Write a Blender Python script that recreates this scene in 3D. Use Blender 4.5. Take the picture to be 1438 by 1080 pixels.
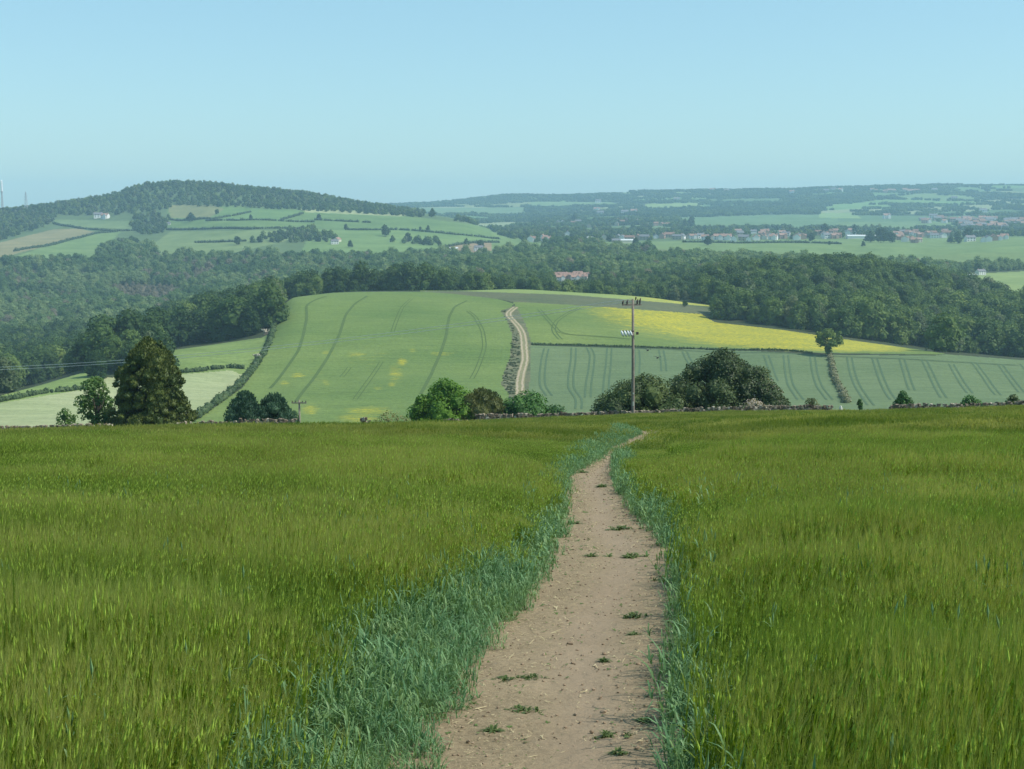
import bpy, bmesh, math, random
import numpy as np
from math import radians, sin, cos, pi
from mathutils import Vector
for _o in list(bpy.data.objects): bpy.data.objects.remove(_o)
SC = bpy.context.scene
COL = SC.collection

# ------------------------------------------------------------------ camera
F = 1975.0                      # focal length in pixels of the 1438 wide photograph
PITCH = math.atan(240.0 / F)    # eye level runs 240 px above the picture centre
CZ = 1.9                        # camera height
cam_d = bpy.data.cameras.new('camera')
cam_d.sensor_width = 36.0
cam_d.lens = 36.0 * F / 1438.0
cam_d.clip_start = 0.2
cam_d.clip_end = 40000
cam = bpy.data.objects.new('camera', cam_d); COL.objects.link(cam)
cam.location = (0, 0, CZ)
cam.rotation_euler = (pi / 2 - PITCH, 0, 0)
SC.camera = cam

# ------------------------------------------------------------------ world, sun, exposure
SUN_EL, SUN_AZ = 50.0, 98.0     # azimuth clockwise from the view direction (+Y)
w = bpy.data.worlds.new('World'); SC.world = w; w.use_nodes = True
nt = w.node_tree; nt.nodes.clear()
sky = nt.nodes.new('ShaderNodeTexSky'); sky.sky_type = 'NISHITA'; sky.sun_disc = False
sky.sun_elevation = radians(SUN_EL); sky.sun_rotation = radians(SUN_AZ)
sky.air_density = 1.0; sky.dust_density = 0.6; sky.ozone_density = 2.0; sky.altitude = 100
tint = nt.nodes.new('ShaderNodeMix'); tint.data_type = 'RGBA'; tint.blend_type = 'MULTIPLY'; tint.inputs[0].default_value = 1.0
tint.inputs[7].default_value = (0.86, 0.98, 1.0, 1)
bg = nt.nodes.new('ShaderNodeBackground'); bg.inputs[1].default_value = 0.115
out = nt.nodes.new('ShaderNodeOutputWorld')
flat = nt.nodes.new('ShaderNodeMix'); flat.data_type = 'RGBA'; flat.inputs[0].default_value = 0.38; flat.inputs[7].default_value = (2.45, 4.75, 5.25, 1)
nt.links.new(sky.outputs[0], tint.inputs[6]); nt.links.new(tint.outputs[2], flat.inputs[6]); nt.links.new(flat.outputs[2], bg.inputs[0]); nt.links.new(bg.outputs[0], out.inputs[0])
sun_d = bpy.data.lights.new('sun', 'SUN'); sun_d.energy = 3.6; sun_d.angle = radians(0.5); sun_d.color = (1.0, 0.95, 0.86)
sun = bpy.data.objects.new('sun', sun_d); COL.objects.link(sun)
_el, _az = radians(SUN_EL), radians(SUN_AZ)
sdir = Vector((sin(_az) * cos(_el), cos(_az) * cos(_el), sin(_el)))
sun.rotation_euler = sdir.to_track_quat('Z', 'Y').to_euler()
sun.location = (60, 0, 80)
SC.view_settings.view_transform = 'Standard'; SC.view_settings.look = 'None'
SC.view_settings.exposure = 0.45; SC.view_settings.gamma = 1.0
SC.cycles.max_bounces = 6; SC.cycles.diffuse_bounces = 3; SC.cycles.transmission_bounces = 4
SC.cycles.transparent_max_bounces = 6; SC.cycles.volume_bounces = 1
SC.cycles.caustics_reflective = False; SC.cycles.caustics_refractive = False

# ------------------------------------------------------------------ picture <-> place
CP, SP = math.cos(PITCH), math.sin(PITCH)
def ray(px, py):
    dx = np.asarray(px, float) - 719.0; dy = 540.0 - np.asarray(py, float)
    ry = F * CP + dy * SP; rz = -F * SP + dy * CP
    return dx / ry, rz / ry            # X/Y and (Z-CZ)/Y
def proj(X, Y, Z):
    Z = Z - CZ
    d = Y * CP - Z * SP; u = Y * SP + Z * CP
    return 719 + F * X / d, 540 - F * u / d
def tof(py): return ray(719, py)[1]
def cof(X, Y): return 719 + 1989.0 * X / Y     # column coordinate, equals px near eye level

def pchip(xk, yk, x):
    xk = np.asarray(xk, float); yk = np.asarray(yk, float); x = np.clip(x, xk[0], xk[-1])
    h = np.diff(xk); d = np.diff(yk) / h; m = np.zeros_like(yk)
    for i in range(1, len(xk) - 1):
        if d[i-1] * d[i] > 0:
            w1 = 2*h[i] + h[i-1]; w2 = h[i] + 2*h[i-1]
            m[i] = (w1 + w2) / (w1 / d[i-1] + w2 / d[i])
    m[0] = d[0]; m[-1] = d[-1]
    k = np.clip(np.searchsorted(xk, x) - 1, 0, len(h) - 1)
    t = (x - xk[k]) / h[k]
    return ((2*t**3 - 3*t**2 + 1) * yk[k] + (t**3 - 2*t**2 + t) * h[k] * m[k]
            + (-2*t**3 + 3*t**2) * yk[k+1] + (t**3 - t**2) * h[k] * m[k+1])

# ------------------------------------------------------------------ terrain heights
BROW = ([-600, 0, 300, 560, 700, 900, 1100, 1190, 1438, 2000], [619, 613, 606, 604, 598, 591, 586, 586, 580, 574])
def z_fore(X, Y):
    X = np.asarray(X, float); Y = np.asarray(Y, float)
    Yc = np.maximum(Y, 1.0)
    c = np.clip(cof(X, np.maximum(Y, 8.0)), -600, 2000)
    target = tof(np.interp(c, *BROW)) * 135.0
    plane = -1.9 - 0.13 * 135.0
    s = np.clip((Y - 18) / 117.0, 0, 1.4); s = s * s * (3 - 2 * np.minimum(s, 1.0))
    z = -1.9 - 0.13 * Y + (target - plane) * np.minimum(s, 1.0)
    z = z + 0.10 * np.sin(Y * 0.22 + X * 0.09) * np.clip((Y - 10) / 30, 0, 1) * np.clip((130 - Y) / 20, 0, 1)
    z = z + 0.36 * np.exp(-((Y - 60) / 15.0) ** 2)
    return z + CZ
COLS = {
 -500: [(430,612),(500,590),(700,590),(900,570),(1300,500),(1700,440),(2200,370),(2800,330),(3300,305),(4200,315),(7000,300),(7600,305),(9500,330)],
 0:   [(430,607),(500,556),(620,556),(900,535),(1300,485),(1700,430),(2200,358),(2800,324),(3000,313),(3300,297),(4200,310),(7000,300),(7600,305),(9500,330)],
 120: [(430,602),(590,521),(700,521),(900,512),(1300,480),(1700,430),(2200,358),(2800,322),(3000,308),(3300,284),(3600,290),(5000,305),(7000,296),(7600,302),(9500,330)],
 160: [(430,601),(560,540),(600,512),(720,508),(900,503),(1300,470),(1700,427),(2200,358),(2800,320),(3000,303),(3330,277),(3650,284),(5000,303),(7000,294),(7600,301),(9500,330)],
 200: [(430,600),(500,560),(610,504),(720,500),(900,495),(1300,460),(1700,425),(2200,358),(2800,318),(3050,293),(3350,262.5),(3700,270),(5000,300),(7000,292),(7600,300),(9500,330)],
 250: [(430,600),(500,560),(620,496),(720,488),(900,475),(1300,450),(1700,420),(2200,357),(2800,314),(3050,292),(3350,260.5),(3700,268),(5000,300),(7000,290),(7600,300),(9500,330)],
 300: [(430,600),(520,552),(640,489),(720,482),(900,455),(1300,440),(1700,412),(2200,356),(2750,308),(2950,291),(3350,262),(3700,270),(5000,300),(7000,290),(7600,300),(9500,330)],
 370: [(430,600),(530,548),(680,474),(780,450),(900,437),(1300,432),(1700,405),(2150,356),(2650,312),(2950,292),(3350,268),(3700,278),(5000,300),(7000,290),(7600,300),(9500,330)],
 410: [(430,600),(540,540),(680,464),(800,418),(900,422),(1100,430),(1300,425),(1700,398),(2150,355),(2650,314),(2950,294),(3350,272),(3700,282),(5000,300),(7000,290),(7600,300),(9500,330)],
 500: [(430,600),(560,530),(700,455),(850,410),(950,414),(1100,424),(1300,415),(1700,390),(2150,355),(2650,318),(2950,300),(3300,286),(3700,298),(5000,302),(7000,290),(7600,296),(9500,330)],
 570: [(430,599),(560,529),(700,455),(860,409),(950,412),(1100,420),(1300,410),(1700,384),(2150,356),(2650,320),(2950,304),(3250,297),(3700,312),(5000,304),(7000,288),(7600,294),(9500,330)],
 640: [(430,598),(560,530),(700,456),(870,409),(950,413),(1100,418),(1300,405),(1700,380),(2150,356),(2600,328),(2950,308),(3200,307),(3700,318),(5000,303),(6500,288),(7000,283),(7600,287),(9500,330)],
 720: [(430,596),(560,530),(700,458),(880,407),(960,412),(1100,416),(1300,402),(1700,376),(2150,352),(2400,343),(2800,335),(3200,329),(3800,320),(5000,306),(6500,283),(7000,275),(7600,279),(9500,330)],
 800: [(430,594),(560,530),(700,462),(880,411),(960,416),(1100,420),(1300,402),(1700,374),(2150,350),(2400,343),(2800,335),(3200,327),(3800,318),(5000,304),(6500,282),(7000,275),(7600,279),(9500,330)],
 900: [(430,592),(560,530),(700,467),(880,417),(960,423),(1100,424),(1300,403),(1700,374),(2150,350),(2400,343),(2800,335),(3200,328),(3800,316),(5000,300),(6500,277),(7000,270),(7600,274),(9500,330)],
 1000:[(430,590),(560,530),(660,488),(790,453),(870,432),(960,424),(1100,410),(1300,394),(1700,372),(2150,352),(2400,343),(2800,334),(3200,328),(3800,318),(5000,300),(6500,275),(7000,268),(7600,272),(9500,330)],
 1100:[(430,588),(560,532),(640,491),(760,463),(870,445),(960,425),(1130,396),(1300,395),(1700,373),(2150,354),(2400,342),(2800,334),(3200,328),(3800,319),(5000,300),(6500,273),(7000,267),(7600,271),(9500,330)],
 1200:[(430,587),(560,532),(640,495),(720,479),(850,462),(980,430),(1150,390),(1300,396),(1700,374),(2150,358),(2400,344),(2800,334),(3200,328),(3800,319),(5000,298),(6500,270),(7000,263),(7600,268),(9500,330)],
 1310:[(430,586),(540,540),(630,497),(720,493),(850,480),(1000,446),(1200,410),(1400,404),(1700,384),(2000,369),(2300,350),(2700,337),(3200,330),(3800,320),(5000,297),(6500,268),(7000,261),(7600,266),(9500,330)],
 1438:[(430,585),(540,545),(640,506),(720,505),(850,494),(1000,463),(1200,430),(1430,407),(1750,386),(2000,368),(2400,338),(2700,333),(3200,330),(3800,320),(5000,296),(6500,268),(7000,261),(7600,266),(9500,330)],
 2000:[(430,585),(540,560),(640,528),(720,530),(850,515),(1000,480),(1200,440),(1430,410),(1750,388),(2000,368),(2400,340),(2700,333),(3200,330),(3800,320),(5000,296),(6500,268),(7000,261),(7600,266),(9500,330)],
}
rows = np.concatenate([np.linspace(1.5, 20, 38)[:-1], np.linspace(20, 140, 70)[:-1], np.linspace(140, 430, 30)[:-1],
                       np.arange(430, 920, 2.2), np.arange(922, 1400, 9), np.arange(1400, 2200, 14),
                       np.arange(2200, 3500, 9), np.arange(3500, 9400, 32)])
cols = np.concatenate([np.linspace(-1500, -60, 90)[:-1], np.arange(-60, 1500, 2.2), np.linspace(1502, 2940, 90)])
def build_heights():
    ck = sorted(COLS); rr = rows[rows > 134.0]
    T = np.zeros((len(rr), len(ck)))
    for j, c in enumerate(ck):
        k = COLS[c]; x135 = (c - 719) / 1989.0 * 135.0
        z135 = float(z_fore(x135, 135.0)) - CZ; t430 = float(tof(k[0][1]))
        Y = [120, 135, 185, 255, 350] + [a for a, _ in k]
        Z = [float(z_fore((c - 719) / 1989.0 * 120.0, 120.0)) - CZ, z135, z135 - 11.5, t430 * 255 - 9, t430 * 350 - 7] + [float(tof(b)) * a for a, b in k]
        T[:, j] = pchip(Y, Z, rr)
    G = np.zeros((len(rr), len(cols)))
    cc = np.clip(cols, ck[0], ck[-1])
    for i in range(len(rr)): G[i] = pchip(ck, T[i], cc)
    ker = np.exp(-0.5 * (np.arange(-12, 13) / 5.0) ** 2); ker /= ker.sum()
    pad = np.pad(G, ((0, 0), (12, 12)), mode='edge')
    G = sum(ker[q] * pad[:, q:q + G.shape[1]] for q in range(25))
    Yg = rr[:, None]; Xg = (cols[None, :] - 719) / 1989.0 * Yg
    amp = np.clip((Yg - 430) / 600, 0, 1) * 0.6 + np.clip((Yg - 1000) / 3000, 0, 1) * 3
    G = G + amp * (np.sin(Xg / 47 + 1.3 * np.sin(Yg / 61)) * 0.5 + np.sin(Yg / 83 + Xg / 120) * 0.5)
    near = rows[rows <= 134.0]
    N = z_fore((cols[None, :] - 719) / 1989.0 * near[:, None], near[:, None] + 0 * cols[None, :]) - CZ
    return np.vstack([N, G]) + CZ
HT = build_heights()
def gz(X, Y):
    X = np.asarray(X, float); Y = np.asarray(Y, float)
    c = np.clip(cof(X, Y), cols[0], cols[-1] - 1e-6); yy = np.clip(Y, rows[0], rows[-1] - 1e-6)
    i = np.clip(np.searchsorted(rows, yy, 'right') - 1, 0, len(rows) - 2)
    j = np.clip(np.searchsorted(cols, c, 'right') - 1, 0, len(cols) - 2)
    a = (yy - rows[i]) / (rows[i+1] - rows[i]); b = (c - cols[j]) / (cols[j+1] - cols[j])
    g = (HT[i, j] * (1-a) * (1-b) + HT[i+1, j] * a * (1-b) + HT[i, j+1] * (1-a) * b + HT[i+1, j+1] * a * b)
    return np.where(Y < 133, z_fore(X, Y), g)
def ground_at(px, py, y0, y1):
    """first ground point along the sight line of a picture point, between two depths"""
    u, t = ray(px, py)
    Y = np.linspace(y0, y1, 1500); Z = CZ + t * Y; g = gz(u * Y, Y)
    k = np.where(g >= Z)[0]
    yy = Y[k[0]] if len(k) else Y[np.argmin(Z - g)]
    return np.array([u * yy, yy, float(gz(u * yy, yy))])
def inpoly(px, py, poly):
    px = np.asarray(px); py = np.asarray(py); r = np.zeros(px.shape, bool)
    n = len(poly)
    for k in range(n):
        x1, y1 = poly[k]; x2, y2 = poly[(k+1) % n]
        if y1 == y2: continue
        m = (y1 > py) != (y2 > py)
        r ^= m & (px < (x2-x1) * (py-y1) / (y2-y1) + x1)
    return r
def fbm(X, Y, s, seed=0, oct=3):
    """cheap value noise in numpy, 0..1"""
    tot = 0; amp = 1; nrm = 0
    for o in range(oct):
        x = np.asarray(X) / s * 2**o + 17.3 * seed; y = np.asarray(Y) / s * 2**o - 9.1 * seed
        xi = np.floor(x); yi = np.floor(y); fx = x-xi; fy = y-yi; fx = fx*fx*(3-2*fx); fy = fy*fy*(3-2*fy)
        h = lambda a, b: np.modf(np.abs(np.sin(a * 127.1 + b * 311.7 + seed * 7.7 + o) * 43758.5453))[0]
        v = (h(xi, yi)*(1-fx)*(1-fy) + h(xi+1, yi)*fx*(1-fy) + h(xi, yi+1)*(1-fx)*fy + h(xi+1, yi+1)*fx*fy)
        tot = tot + v * amp; nrm += amp; amp *= 0.5
    return tot / nrm

# ------------------------------------------------------------------ materials
def nodes(name):
    m = bpy.data.materials.new(name); m.use_nodes = True
    t = m.node_tree; t.nodes.clear()
    o = t.nodes.new('ShaderNodeOutputMaterial')
    return m, t, o
def N(t, typ, **kw):
    n = t.nodes.new(typ)
    for k, v in kw.items(): setattr(n, k, v)
    return n
def noise(t, scale, detail=3, vec=None, rough=0.6):
    n = N(t, 'ShaderNodeTexNoise'); n.inputs['Scale'].default_value = scale; n.inputs['Detail'].default_value = detail
    n.inputs['Roughness'].default_value = rough
    if vec is None:
        g = N(t, 'ShaderNodeNewGeometry'); vec = g.outputs['Position']
    t.links.new(vec, n.inputs['Vector']); return n.outputs['Fac']
def ramp(t, fac, stops, interp='LINEAR'):
    r = N(t, 'ShaderNodeValToRGB'); r.color_ramp.interpolation = interp
    e = r.color_ramp.elements
    while len(e) < len(stops): e.new(0.5)
    for q, (p, c) in zip(e, stops): q.position = p; q.color = (*c, 1)
    t.links.new(fac, r.inputs[0]); return r.outputs[0]
def mix(t, fac, a, b, mode='MIX'):
    m = N(t, 'ShaderNodeMix', data_type='RGBA', blend_type=mode)
    for i, v in ((0, fac), (6, a), (7, b)):
        if isinstance(v, bpy.types.NodeSocket): t.links.new(v, m.inputs[i])
        else: m.inputs[i].default_value = v if i == 0 else (*v, 1)
    return m.outputs[2]
def attr(t, name):
    a = N(t, 'ShaderNodeAttribute', attribute_name=name); return a.outputs['Fac']
def math_n(t, op, a, b):
    m = N(t, 'ShaderNodeMath', operation=op)
    for i, v in ((0, a), (1, b)):
        if isinstance(v, bpy.types.NodeSocket): t.links.new(v, m.inputs[i])
        else: m.inputs[i].default_value = v
    return m.outputs[0]
def pbsdf(t, col, rough=0.8, spec=0.3, bump=None, bump_s=0.3, bump_d=0.02, metal=0.0):
    p = N(t, 'ShaderNodeBsdfPrincipled')
    if isinstance(col, bpy.types.NodeSocket): t.links.new(col, p.inputs['Base Color'])
    else: p.inputs['Base Color'].default_value = (*col, 1)
    p.inputs['Roughness'].default_value = rough; p.inputs['Specular IOR Level'].default_value = spec
    p.inputs['Metallic'].default_value = metal
    if bump is not None:
        b = N(t, 'ShaderNodeBump'); b.inputs['Strength'].default_value = bump_s; b.inputs['Distance'].default_value = bump_d
        t.links.new(bump, b.inputs['Height']); t.links.new(b.outputs[0], p.inputs['Normal'])
    return p.outputs[0]
def leaf_mat(name, dark, light, transl=0.3, rand=0.25, patch=None, rough=0.55, spec=0.25):
    """foliage: colour between two tones by the leaf's own tint, by instance, and by place"""
    m, t, o = nodes(name)
    oi = N(t, 'ShaderNodeObjectInfo')
    f = math_n(t, 'ADD', math_n(t, 'MULTIPLY', attr(t, 'tint'), 1.0 - rand), math_n(t, 'MULTIPLY', oi.outputs['Random'], rand))
    c = mix(t, f, dark, light)
    if patch:
        sc, col, amt = patch[:3]
        n = ramp(t, noise(t, sc, 2), [(0.42, (0, 0, 0)), (0.62, (amt, amt, amt))])
        c = mix(t, n, c, col)
    if patch and len(patch) > 3:
        sc, col, amt = patch[3]; mp = N(t, 'ShaderNodeMapping'); mp.inputs['Scale'].default_value = (.45, 1, 1); t.links.new(N(t, 'ShaderNodeNewGeometry').outputs['Position'], mp.inputs[0])
        c = mix(t, ramp(t, noise(t, sc, 3, mp.outputs[0]), [(0.44, (0, 0, 0)), (0.6, (amt, amt, amt))]), c, col)
    s1 = pbsdf(t, c, rough, spec)
    tr = N(t, 'ShaderNodeBsdfTranslucent')
    t.links.new(mix(t, 1.0, c, (1.25, 1.25, 0.7), 'MULTIPLY'), tr.inputs[0])
    ms = N(t, 'ShaderNodeMixShader'); ms.inputs[0].default_value = transl
    t.links.new(s1, ms.inputs[1]); t.links.new(tr.outputs[0], ms.inputs[2]); t.links.new(ms.outputs[0], o.inputs[0])
    return m
def solid(name, c1, c2, scale=3.0, rough=0.8, spec=0.3, bump=0.2, metal=0.0, obj=False):
    m, t, o = nodes(name)
    vec = N(t, 'ShaderNodeTexCoord').outputs['Object'] if obj else None
    n = noise(t, scale, 5, vec)
    c = ramp(t, n, [(0.3, c1), (0.7, c2)])
    t.links.new(pbsdf(t, c, rough, spec, n, bump, 0.02, metal), o.inputs[0]); return m
def crop_mat(name, c1, c2, s_big=0.02, s_small=0.6, fine=0.35, yellow=None, stretch=None, spec=0.2):
    """a crop seen from far: broad patches, fine mottling, optional flowers by attribute"""
    m, t, o = nodes(name)
    g = N(t, 'ShaderNodeNewGeometry'); vec = g.outputs['Position']
    big = noise(t, s_big, 4, vec); small = noise(t, s_small, 3, vec)
    c = ramp(t, big, [(0.3, c1), (0.7, c2)])
    mp = N(t, 'ShaderNodeMapping'); mp.inputs['Rotation'].default_value = (0, 0, 0.15); mp.inputs['Scale'].default_value = stretch or (0.12, 1.0, 1.0)
    t.links.new(vec, mp.inputs[0])
    st = noise(t, 0.35, 3, mp.outputs[0])
    k = ramp(t, st, [(0.3, (0.86, 0.88, 0.86)), (0.7, (1.14, 1.12, 1.12))])
    c = mix(t, 1.0, c, k, 'MULTIPLY')
    k = ramp(t, small, [(0.25, (1-fine, 1-fine, 1-fine)), (0.75, (1+fine, 1+fine, 1+fine))])
    c = mix(t, 1.0, c, k, 'MULTIPLY')
    if yellow:
        a = attr(t, 'bloom')
        mp2 = N(t, 'ShaderNodeMapping'); mp2.inputs['Scale'].default_value = (0.5, 1.0, 1.0); t.links.new(vec, mp2.inputs[0])
        n2 = noise(t, 0.22, 5, mp2.outputs[0], 0.72)
        f = math_n(t, 'SUBTRACT', math_n(t, 'MULTIPLY', math_n(t, 'ADD', a, n2), 3.2), 3.1)
        f = ramp(t, f, [(0.0, (0, 0, 0)), (1.0, (1, 1, 1))])
        sp = ramp(t, noise(t, 0.9, 4, mp2.outputs[0], 0.8), [(0.42, (0.12, 0.12, 0.12)), (0.60, (1, 1, 1))])
        sp2 = ramp(t, noise(t, 0.07, 3, mp2.outputs[0], 0.6), [(0.35, (0.7, 0.7, 0.7)), (0.58, (1, 1, 1))])
        yv = mix(t, small, tuple(v * 0.75 for v in yellow), yellow)
        c = mix(t, math_n(t, 'MULTIPLY', f, math_n(t, 'MULTIPLY', sp, sp2)), c, yv)
    t.links.new(pbsdf(t, c, 0.9, spec, small, 0.5, 0.5), o.inputs[0]); return m
def facecol_mat(name):
    m, t, o = nodes(name)
    a = N(t, 'ShaderNodeAttribute', attribute_name='fcol')
    n1 = noise(t, 0.02, 4); n2 = noise(t, 0.12, 3)
    c = mix(t, 1.0, a.outputs['Color'], ramp(t, n1, [(0.3, (0.8, 0.84, 0.8)), (0.7, (1.2, 1.15, 1.15))]), 'MULTIPLY')
    c = mix(t, 1.0, c, ramp(t, n2, [(0.3, (0.88, 0.9, 0.88)), (0.7, (1.1, 1.1, 1.1))]), 'MULTIPLY')
    t.links.new(pbsdf(t, c, 0.95, 0.1), o.inputs[0]); return m

# ------------------------------------------------------------------ mesh helpers
def mesh_np(name, V, quads=None, tris=None, mats=(), midx=None, smooth=False, attrs=None):
    V = np.asarray(V, np.float32); me = bpy.data.meshes.new(name)
    nq = 0 if quads is None else len(quads); ntr = 0 if tris is None else len(tris)
    me.vertices.add(len(V)); me.vertices.foreach_set('co', V.ravel())
    li = []
    if nq: li.append(np.asarray(quads, np.int32).ravel())
    if ntr: li.append(np.asarray(tris, np.int32).ravel())
    li = np.concatenate(li)
    me.loops.add(len(li)); me.loops.foreach_set('vertex_index', li)
    me.polygons.add(nq + ntr)
    st = np.concatenate([np.arange(nq) * 4, nq * 4 + np.arange(ntr) * 3]).astype(np.int32)
    me.polygons.foreach_set('loop_start', st)
    if midx is not None: me.polygons.foreach_set('material_index', np.asarray(midx, np.int32))
    me.polygons.foreach_set('use_smooth', np.full(nq + ntr, smooth))
    for m in mats: me.materials.append(m)
    for nm, (typ, dom, arr) in (attrs or {}).items():
        a = me.attributes.new(nm, typ, dom)
        a.data.foreach_set('color' if typ == 'FLOAT_COLOR' else ('vector' if typ == 'FLOAT_VECTOR' else 'value'), np.asarray(arr, np.float32).ravel() if typ != 'INT' else np.asarray(arr, np.int32))
    me.update(calc_edges=True); me.validate()
    return me
class MB:
    """collects plain shapes into one mesh"""
    def __init__(s): s.V = []; s.Q = []; s.T = []; s.qm = []; s.tm = []; s.t = []; s.n = 0; s.tint = 0.5
    def add(s, V, Q=(), T=(), m=0, tint=None):
        V = np.asarray(V, float); s.V.append(V)
        Q = np.asarray(Q, int).reshape(-1, 4) + s.n; T = np.asarray(T, int).reshape(-1, 3) + s.n
        s.Q.append(Q); s.T.append(T); s.qm += [m] * len(Q); s.tm += [m] * len(T)
        s.t.append(np.full(len(V), s.tint) if tint is None else np.broadcast_to(np.asarray(tint, float), (len(V),)))
        s.n += len(V)
    def box(s, c, d, rz=0.0, m=0, jit=0.0, rng=None, tint=None):
        x, y, z = [v / 2 for v in d]
        P = np.array([[-x,-y,-z],[x,-y,-z],[x,y,-z],[-x,y,-z],[-x,-y,z],[x,-y,z],[x,y,z],[-x,y,z]])
        if jit: P = P + rng.normal(0, jit, P.shape)
        ca, sa = cos(rz), sin(rz)
        P = np.stack([P[:,0]*ca - P[:,1]*sa, P[:,0]*sa + P[:,1]*ca, P[:,2]], 1) + np.array(c)
        s.add(P, [[0,3,2,1],[4,5,6,7],[0,1,5,4],[1,2,6,5],[2,3,7,6],[3,0,4,7]], m=m, tint=tint)
    def tube(s, pts, rad, n=8, m=0, tint=None):
        pts = [np.array(p, float) for p in pts]; rings = []
        for i, p in enumerate(pts):
            d = pts[min(i+1, len(pts)-1)] - pts[max(i-1, 0)]; d /= max(np.linalg.norm(d), 1e-9)
            a = np.cross(d, [0, 0, 1.0] if abs(d[2]) < 0.95 else [0, 1.0, 0]); a /= np.linalg.norm(a); b = np.cross(d, a)
            th = np.arange(n) / n * 2 * pi
            rings.append(p + rad[i] * (np.cos(th)[:, None] * a + np.sin(th)[:, None] * b))
        V = np.vstack(rings + [pts[0][None], pts[-1][None]]); Q = []; T = []
        for i in range(len(pts) - 1):
            for k in range(n): Q.append([i*n + k, i*n + (k+1) % n, (i+1)*n + (k+1) % n, (i+1)*n + k])
        e = len(pts) * n
        for k in range(n): T.append([e, (k+1) % n, k]); T.append([e+1, (len(pts)-1)*n + k, (len(pts)-1)*n + (k+1) % n])
        s.add(V, Q, T, m, tint)
    def mesh(s, name, mats, smooth=False):
        Q = np.vstack(s.Q) if s.Q else None; T = np.vstack(s.T) if s.T else None
        Q = None if Q is None or not len(Q) else Q; T = None if T is None or not len(T) else T
        return mesh_np(name, np.vstack(s.V), Q, T, mats, s.qm + s.tm, smooth, {'tint': ('FLOAT', 'POINT', np.concatenate(s.t))})
    def build(s, name, mats, parent=None, smooth=False, loc=None):
        o = bpy.data.objects.new(name, s.mesh(name, mats, smooth)); COL.objects.link(o)
        if parent: o.parent = parent
        if loc is not None: o.location = loc
        return o
def link(name, me, loc=(0, 0, 0), parent=None):
    o = bpy.data.objects.new(name, me); COL.objects.link(o); o.location = loc
    if parent: o.parent = parent
    return o
def empty(name, loc, rz=0.0):
    o = bpy.data.objects.new(name, None); o.empty_display_size = 0.3; COL.objects.link(o); o.location = loc; o.rotation_euler = (0, 0, rz); return o
def tag(o, label=None, cat=None, group=None, kind=None):
    if label:
        o['label'] = label
        if len(label.split()) > 16: print('LONG', len(label.split()), label)
    if cat: o['category'] = cat
    if group: o['group'] = group
    if kind: o['kind'] = kind
    return o
def copy_tree(o, parent=None):
    c = o.copy(); COL.objects.link(c); c.parent = parent
    for ch in list(o.children): copy_tree(ch, c)
    return c
def struct(o, label): return tag(o, label, None, None, 'structure')

_bm = bmesh.new(); bmesh.ops.create_icosphere(_bm, subdivisions=2, radius=1.0)
ICO_V = np.array([v.co[:] for v in _bm.verts]); ICO_T = np.array([[v.index for v in f.verts] for f in _bm.faces]); _bm.free()
_bm = bmesh.new(); bmesh.ops.create_icosphere(_bm, subdivisions=1, radius=1.0)
ICO1_V = np.array([v.co[:] for v in _bm.verts]); ICO1_T = np.array([[v.index for v in f.verts] for f in _bm.faces]); _bm.free()

def crown(mb, rng, lobes, n, ls, m=0, core=0.74, up=0.35, aspect=1.5, droop=0.0, tintf=None, hi=True):
    """leaf clumps on the skin of many lobes, round a lumpy opaque heart"""
    C = np.array([l[0] for l in lobes], float); R = np.array([l[1] for l in lobes], float)
    lt = rng.uniform(0.1, 0.9, len(R)) if tintf is None else tintf(C)
    if core > 0:
        iv, it = (ICO_V, ICO_T) if hi else (ICO1_V, ICO1_T)
        for c, r, q in zip(C, R, lt):
            mb.add(c + iv * (r * core) * rng.uniform(0.82, 1.15, (len(iv), 1)), T=it, m=m, tint=q * 0.8)
    k = rng.choice(len(R), size=n, p=R**2 / (R**2).sum())
    D = rng.normal(0, 1, (n, 3)); D /= np.linalg.norm(D, axis=1)[:, None]
    low = D[:, 2] < -0.5; D[low, 2] *= -1
    P = C[k] + D * (R[k] * rng.uniform(0.80, 1.12, n) )[:, None]
    dd = np.linalg.norm(P[:, None, :] - C[None], axis=2) / R[None]
    dd[np.arange(n), k] = 9; keep = dd.min(1) > 0.78
    P = P[keep]; D = D[keep]; k = k[keep]; n = len(P)
    Nn = D * 0.8 + rng.normal(0, 0.55, (n, 3)); Nn[:, 2] += up; Nn /= np.linalg.norm(Nn, axis=1)[:, None]
    A = np.cross(Nn, rng.normal(0, 1, (n, 3))); A /= np.linalg.norm(A, axis=1)[:, None]; B = np.cross(Nn, A)
    if droop:
        B = B * 0.4 + np.array([0, 0, droop]) + D * 0.6; B /= np.linalg.norm(B, axis=1)[:, None]
        A = np.cross(B, Nn); A /= np.linalg.norm(A, axis=1)[:, None]
    s = (ls * rng.uniform(0.55, 1.35, n))[:, None]
    V = np.stack([P - A*s*0.5, P - B*s*0.5*aspect*0.8 + A*s*0.12, P + A*s*0.5, P + B*s*0.5*aspect], 1).reshape(-1, 3)
    Q = np.arange(n * 4).reshape(-1, 4)
    tt = np.clip(lt[k] + rng.normal(0, 0.2, n), 0, 1)
    mb.add(V, Q, m=m, tint=np.repeat(tt, 4))
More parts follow.
